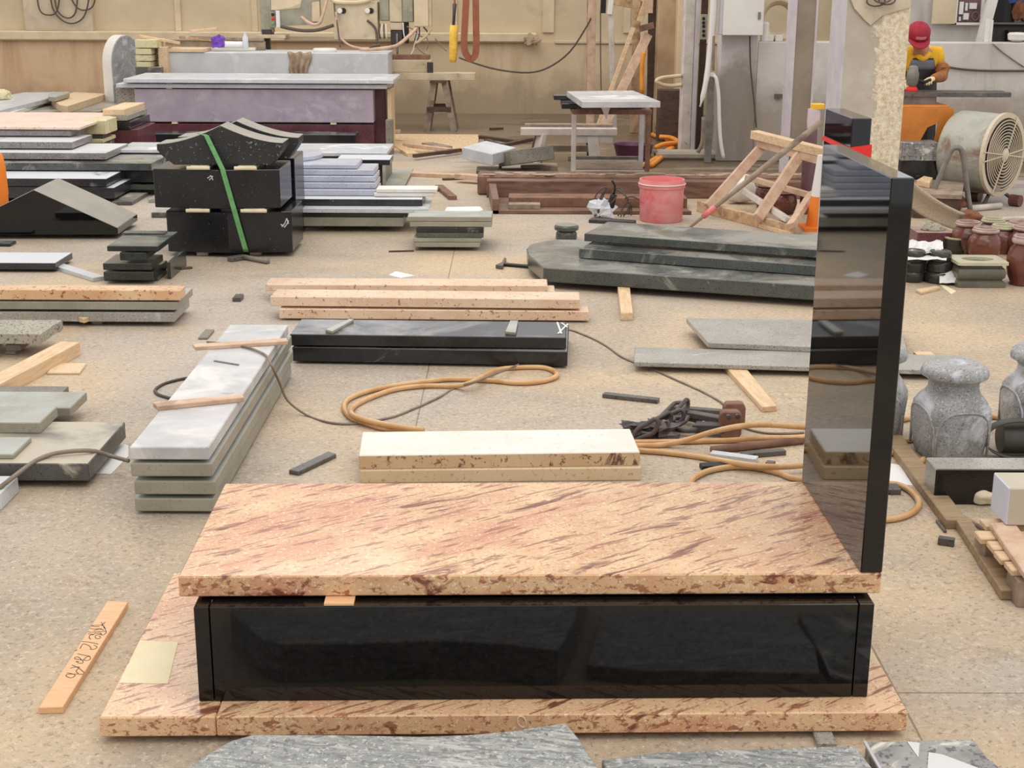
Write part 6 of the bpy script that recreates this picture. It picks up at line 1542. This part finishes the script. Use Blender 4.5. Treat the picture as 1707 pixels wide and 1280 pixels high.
wbox('dark_box','dark box filling the black area before the concrete post','crate',m_woodd,1098,1136,0,zat(1115,150,19.0),19.0,.25,170)  # plain box standing in for the black area by the post
mkw('hanging_orange_hose',M().tube([D(1074,87,19.3),D(1071,100,19.3),D(1070,125,19.3),D(1070,156,19.3)],.028,8,sub=3),m_hoseb,'orange hose hanging straight down behind the pale slab','hose',smooth=True)
stick('short rusty rail lying across the timber prop tops',(1066,48),(1090,42),.08,m_rust,y0=19.5,name='rusty_rail')
wall=M().box(D(1095,100,19.6).x,D(1127,100,19.6).x,19.6,20.0,0,2.9)
o=mkw('concrete_post',wall,plain('stained_post',(206,178,142),.85,(180,152,120),2,c3=(92,78,64),sc3=1.6,thr3=.52),'square concrete post with dark damp stains behind the pale column','post',bev=.01)
wall=M().box(D(1128,100,19.3).x,D(1141,100,19.3).x,19.3,19.6,0,2.9)
mkw('timber_post',wall,m_cream2,'narrow buff post between the concrete post and the pale column','post',bev=.006)
yc_=17.6
a=D(1137,120,yc_).x;b=D(1161,120,yc_).x
root=E('pale_column',((a+b)/2,yc_+.1,0),'pale painted steel column standing on the floor by the wall corner','column')
part('shaft',M().box(a,b-.03,yc_,yc_+.2,.0,2.9),m_steelw,root,bev=.02);part('flange',M().box(b-.035,b+.012,yc_-.01,yc_+.22,.0,2.9),m_lav,root,bev=.004)
part('foot',M().box(a-.05,b+.05,yc_-.06,yc_+.26,0,.03),m_woodd,root)
part('hook_bracket',M().tube([D(1137,126,yc_),D(1118,128,yc_),D(1103,130,yc_-.05),D(1094,135,yc_-.08),D(1104,141,yc_-.05),D(1120,143,yc_),D(1137,141,yc_)],.024,8,sub=4),m_cream_p,root,smooth=True)
p=G(1120,268,0);mkw('concrete_kerb',M().box(D(1090,262,17.2).x,D(1205,262,17.2).x,16.95,17.25,0,.10),m_concl,'low broken concrete kerb in front of the pale column','kerb',bev=.03)
gpole('brown steel upright next to the white conduit',1176,1166,.08,m_woodd,17.9,'steel_upright','upright')
yj=16.7
root=E('metal_post',(D(1185,190,yj).x,yj,0),'short grey metal post holding the white hoses beside the wall pier','post')
part('post',M().box(D(1178,190,yj).x,D(1189,190,yj).x,yj,yj+.08,0,zat(1184,127,yj)),m_steel,root,bev=.006)
part('cap',M().box(D(1177,125,yj).x,D(1192,125,yj).x,yj-.02,yj+.1,zat(1184,128,yj),zat(1184,122,yj)),m_whitep,root,bev=.004)
mkw('conduit_mount',M().tube([D(1193,-60,yj-.02),D(1190,0,yj-.02),D(1186,60,yj-.02),D(1180,115,yj-.03),D(1174,150,yj-.06),D(1167,178,yj-.06)],[.04,.04,.036,.034,.03,.012],9,sub=3),m_whitep,'white conduit running down to the short metal post','conduit',smooth=True)
mkw('hanging_hose',M().tube([D(1189,126,yj-.04),D(1194,132,yj-.05),D(1198,160,yj-.05),D(1199,195,yj-.05),D(1201,232,yj-.05),D(1206,264,yj-.05)],.022,8,sub=4),m_whitep,'white hose drooping from the short metal post to the floor','hose',smooth=True)
mkw('hanging_cable',M().tube([D(1190,60,yj-.05),D(1189,118,yj-.05)],.015,7),m_cord,'grey cable beside the white conduit above the metal post','cable')
mkw('hanging_cable',M().tube([D(1173,195,yj-.1),D(1172,220,yj-.1),D(1170,240,yj-.1),D(1163,254,yj-.1)],.024,8,sub=3),m_cord,'grey hose hanging at the foot of the short metal post','hose',smooth=True)
root=E('socket_strip_mount',(D(1173,45,17.55).x,17.55,zat(1173,66,17.55)),'pale green strip with a row of dark sockets beside the pale column','socket strip')
part('strip',M().box(D(1168,50,17.55).x,D(1179,50,17.55).x,17.55,17.6,zat(1173,66,17.55),zat(1173,24,17.55)),m_machg,root,bev=.004)
for v in (31,38,44,52,59):
    part('socket',M().lathe([(.02,0),(.02,.006)],10,D(1173,v,17.55),axis=Matrix.Rotation(R(90),3,'X')),m_void,root)
# cabinet on the pier
yk_=YR-.03
za=zat(1240,59,yk_-.25)
root=E('wall_cabinet',(D(1240,30,yk_-.2).x,yk_-.12,za),'white electrical cabinet hung on the peeling wall pier','cabinet')
a=D(1201,30,yk_-.25).x;b=D(1206,30,yk_-.25).x;c=D(1273,30,yk_-.25).x
part('body',M().box(a,c-.005,yk_-.225,yk_-.002,za+.004,2.95),m_lav,root,bev=.006)
part('door',M().box(b,c,yk_-.25,yk_-.228,za,2.95),m_whitep,root,bev=.006)
part('latch',M().box(D(1268,25,yk_-.25).x-.03,D(1268,25,yk_-.25).x,yk_-.265,yk_-.25,zat(1268,32,yk_-.25),zat(1268,20,yk_-.25)),m_steel,root)
mkw('hanging_wire',M().tube([D(1250,60,yk_-.05),D(1251,110,yk_-.05),D(1256,160,yk_-.05),D(1261,213,yk_-.05)],.010,6,sub=3),m_cordd,'dark cable hanging down from the white electrical cabinet','cable')
mkw('wall_socket',M().box(D(1292,160,YR-.05).x,D(1304,160,YR-.05).x,YR-.06,YR-.001,zat(1298,164,YR-.05),zat(1298,157,YR-.05)),m_chipd,'small dark bracket on the whitewashed wall','bracket')
# on top of the half wall
zr_=zr
for k,u in enumerate((1283,1298)):
    a=D(u-6,68,YR+.1).x;b=D(u+6,68,YR+.1).x
    T(mk('white_brick',M().box(-(b-a)/2,(b-a)/2,0,.15,0,.07),m_white,loc=((a+b)/2,YR+.08,zr+.001),bev=.006),['white brick on the half wall, nearer the electrical cabinet','white brick on the half wall, nearer the steel column'][k],'brick','white bricks')
cc=D(1297,38,YR+.2)
root=E('hose_reel_hang',(cc.x,YR+.25,zr),'coiled pale hose standing on the half wall beside the steel column','hose coil')
for k in range(3):
    part('coil',M().tube([Vector((cc.x+(.22-.02*k)*math.cos(a),YR+.15+.05*k,max(zr+.035,zr+.25+(.225-.02*k)*math.sin(a)))) for a in [i*math.pi/14 for i in range(28)]],.03,8,True),[m_cream_p,m_grille,m_mach][k],root,smooth=True)
T(mk('white_can',M().lathe([(.05,0),(.05,.2),(.03,.22)],16),m_whitep,loc=(D(1275,60,YR+.1).x,YR+.12,zr+.001)),'white can standing on the half wall next to the hose coil','can')
# beyond the half wall
yI=18.6
ST(mk('wall_inner',M().box(D(1500,30,yI).x,D(1640,30,yI).x,yI,yI+.2,0,3.0),m_wright))
ST(mk('wall_recess',M().box(D(1640,30,yI).x-.2,13,20.4,20.6,0,3.2),m_graydk))
mkw('slanted_brace',M().beam(D(1634,75,yI-.25)+(D(1634,75,yI-.25)-D(1662,-30,yI-.25))*1.78,D(1662,-30,yI-.25),.12,.08,(0,-1,0)),m_white,'slanted whitewashed brace beside the open fuse box','brace')
root=E('fuse_box_mount',(D(1600,20,yI-.1).x,yI-.1,zat(1600,42,yI)),'open fuse box with its cream door on the wall behind the worker','fuse box')
yf2=yI-.12
def fb(nm,u0,u1,v0,v1,d0,d1,mat,lab=None): return part(nm,M().box(D(u0,0,yf2).x,D(u1,0,yf2).x,yf2+d0,yf2+d1,zat((u0+u1)/2,v1,yf2),zat((u0+u1)/2,v0,yf2)),mat,root,lab,bev=.003)
fb('door',1556,1595,-10,40,-.01,.02,m_cream_p,'cream open door');fb('case',1594,1642,-10,41,.06,.119,m_mach);fb('inner_plate',1599,1638,-10,37,.05,.06,m_jar)
fb('case_edge',1594,1642,38,42,-.0,.119,m_whitep);fb('case_edge',1594,1598,-10,42,0,.119,m_whitep);fb('case_edge',1638,1643,-10,42,0,.119,m_whitep)
for u0,u1,v0,v1 in ((1601,1608,3,24),(1618,1630,5,15),(1609,1618,22,33),(1602,1605,28,35),(1611,1615,5,18)): fb('breaker',u0,u1,v0,v1,.01,.05,m_whitep)
part('wire',M().tube([D(1627,27,yf2)+Vector((.045*math.cos(a),.03,.05*math.sin(a))) for a in [i*math.pi/8 for i in range(16)]],.006,6,True),m_cord,root,smooth=True)
# dim machine corner over the half wall
yX=19.2
root=E('stored_machine',(D(1690,40,yX).x,yX,0),'dark machine with blue and red rags on it, standing behind the half wall','machine')
def px(nm,u0,u1,v0,v1,y,d,mat,lab=None): return part(nm,M().box(D(u0,30,y).x,D(u1,30,y).x,y,y+d,0 if v1>90 else zat((u0+u1)/2,v1,y),zat((u0+u1)/2,v0,y)),mat,root,lab,bev=.01)
px('housing',1655,1740,42,100,yX,.6,m_dark);px('shelf',1650,1740,38,42,yX-.1,.7,m_chipd)
root.name='stored_machine'
part('rag',crumple(D(1692,4,yX+.1)+Vector((0,0,-.05)),.12,.08,.16,95,.5),m_blue,root,'blue rag');part('rag',crumple(D(1699,34,yX+.1)+Vector((0,0,-.02)),.12,.08,.26,96,.5),m_brownrag,root,'dark red rag')
part('drum',M().lathe([(.14,0),(.14,.45)],20,D(1672,38,yX+.2)),m_void,root);part('tray',M().box(D(1676,50,yX).x,D(1695,50,yX).x,yX-.12,yX,zat(1685,70,yX),zat(1685,50,yX)),m_void,root)
T(mk('white_tube',M().lathe([(.028,0),(.028,.26)],14),m_whitep,loc=(D(1646,60,YR+.1).x,YR+.12,zr+.001)),'white tube standing on the half wall, nearer the slanted brace','tube','white tubes')
T(mk('white_tube',M().lathe([(.026,0),(.026,.25)],14),m_whitep,loc=(D(1652,60,YR+.1).x,YR+.14,zr+.001)),'white tube standing on the half wall, further from the slanted brace','tube','white tubes')
T(mk('white_bowl',M().lathe([(.03,0),(.10,.03),(.11,.09),(.09,.11),(.02,.115)],20),m_whitep,loc=(D(1698,62,YR+.1).x,YR+.15,zr+.001),smooth='auto'),'white bowl-like cap on the half wall at the picture edge','bowl')
mkw('hanging_cable',M().tube([D(1580,112,YR-.03),D(1610,116,YR-.03),D(1650,118,YR-.03),D(1707,118,YR-.03),D(1760,117,YR-.03)],.014,6,sub=4),m_cordd,'dark cable sagging along the whitewashed half wall','cable',smooth=True)
mkw('hanging_cable',M().tube([D(1655,73,YR-.02),D(1675,90,YR-.02),D(1707,112,YR-.02)],.008,6,sub=3),m_cord,'thin grey cord slanting down the whitewashed half wall','cable',smooth=True)
# coil of cable on the pilaster
q=D(112,5,YB-.1)
root=E('cable_coil_hang',(q.x,YB-.1,q.z),'dark cable coil hanging on the plaster pilaster of the stained wall','cable coil')
for pts in ([(83,-20),(88,14),(104,34),(122,39),(138,30),(146,10),(150,-20)],[(60,-20),(66,16),(80,25),(95,18),(101,-20)],[(90,-20),(95,16),(112,30),(126,20),(130,-20)],[(112,-20),(126,10),(142,17),(156,8),(160,-20)]):
    part('cable',M().tube([D(u,v,YB-.12) for u,v in pts],.012,6,sub=5),m_cordd,root,smooth=True)
# ================================================================ CAMERA AND LIGHT
cd=bpy.data.cameras.new('camera');co=bpy.data.objects.new('camera',cd);col.objects.link(co)
cd.sensor_fit='HORIZONTAL';cd.sensor_width=36;cd.lens=F/1707*36;cd.clip_end=200;cd.clip_start=.05
cd.shift_x=0;cd.shift_y=0
rot=Matrix((RT,UP,-FWD)).transposed()
co.matrix_world=Matrix.Translation(CAM)@rot.to_4x4()
sc=bpy.context.scene;sc.camera=co
w=bpy.data.worlds.new('daylight');sc.world=w;w.use_nodes=True
nt=w.node_tree;bg=nt.nodes['Background']
tc=nt.nodes.new('ShaderNodeTexCoord');sp=nt.nodes.new('ShaderNodeSeparateXYZ');mr=nt.nodes.new('ShaderNodeMapRange');mx=nt.nodes.new('ShaderNodeMix');mx.data_type='RGBA'
nt.links.new(tc.outputs['Generated'],sp.inputs[0]);nt.links.new(sp.outputs['Z'],mr.inputs['Value'])
mr.inputs['From Min'].default_value=0;mr.inputs['From Max'].default_value=.75
mx.inputs[6].default_value=(.98,.98,1.03,1);mx.inputs[7].default_value=(1.0,.975,.93,1)
nt.links.new(mr.outputs[0],mx.inputs[0]);nt.links.new(mx.outputs[2],bg.inputs['Color']);bg.inputs['Strength'].default_value=1.0
def area(name,loc,size,energy,tgt,colr=(1,.97,.92)):
    l=bpy.data.lights.new(name,'AREA');l.shape='RECTANGLE';l.size,l.size_y=size;l.energy=energy;l.color=colr
    o=bpy.data.objects.new(name,l);col.objects.link(o);o.location=loc;d=Vector(tgt)-Vector(loc);o.rotation_euler=d.to_track_quat('-Z','Y').to_euler();return o
area('overhead_fill',(1.5,5,8.5),(5,14),420,(0,6.5,0))  # added area lamp overhead, unseen, for soft fill from above
area('overhead_fill',(-2.5,16,8.5),(6,10),380,(-2,15,0))  # second added overhead lamp, for the far half of the hall
vs=sc.view_settings;vs.view_transform='Standard';vs.look='None';vs.exposure=.0;vs.gamma=1;vs.use_curve_mapping=False
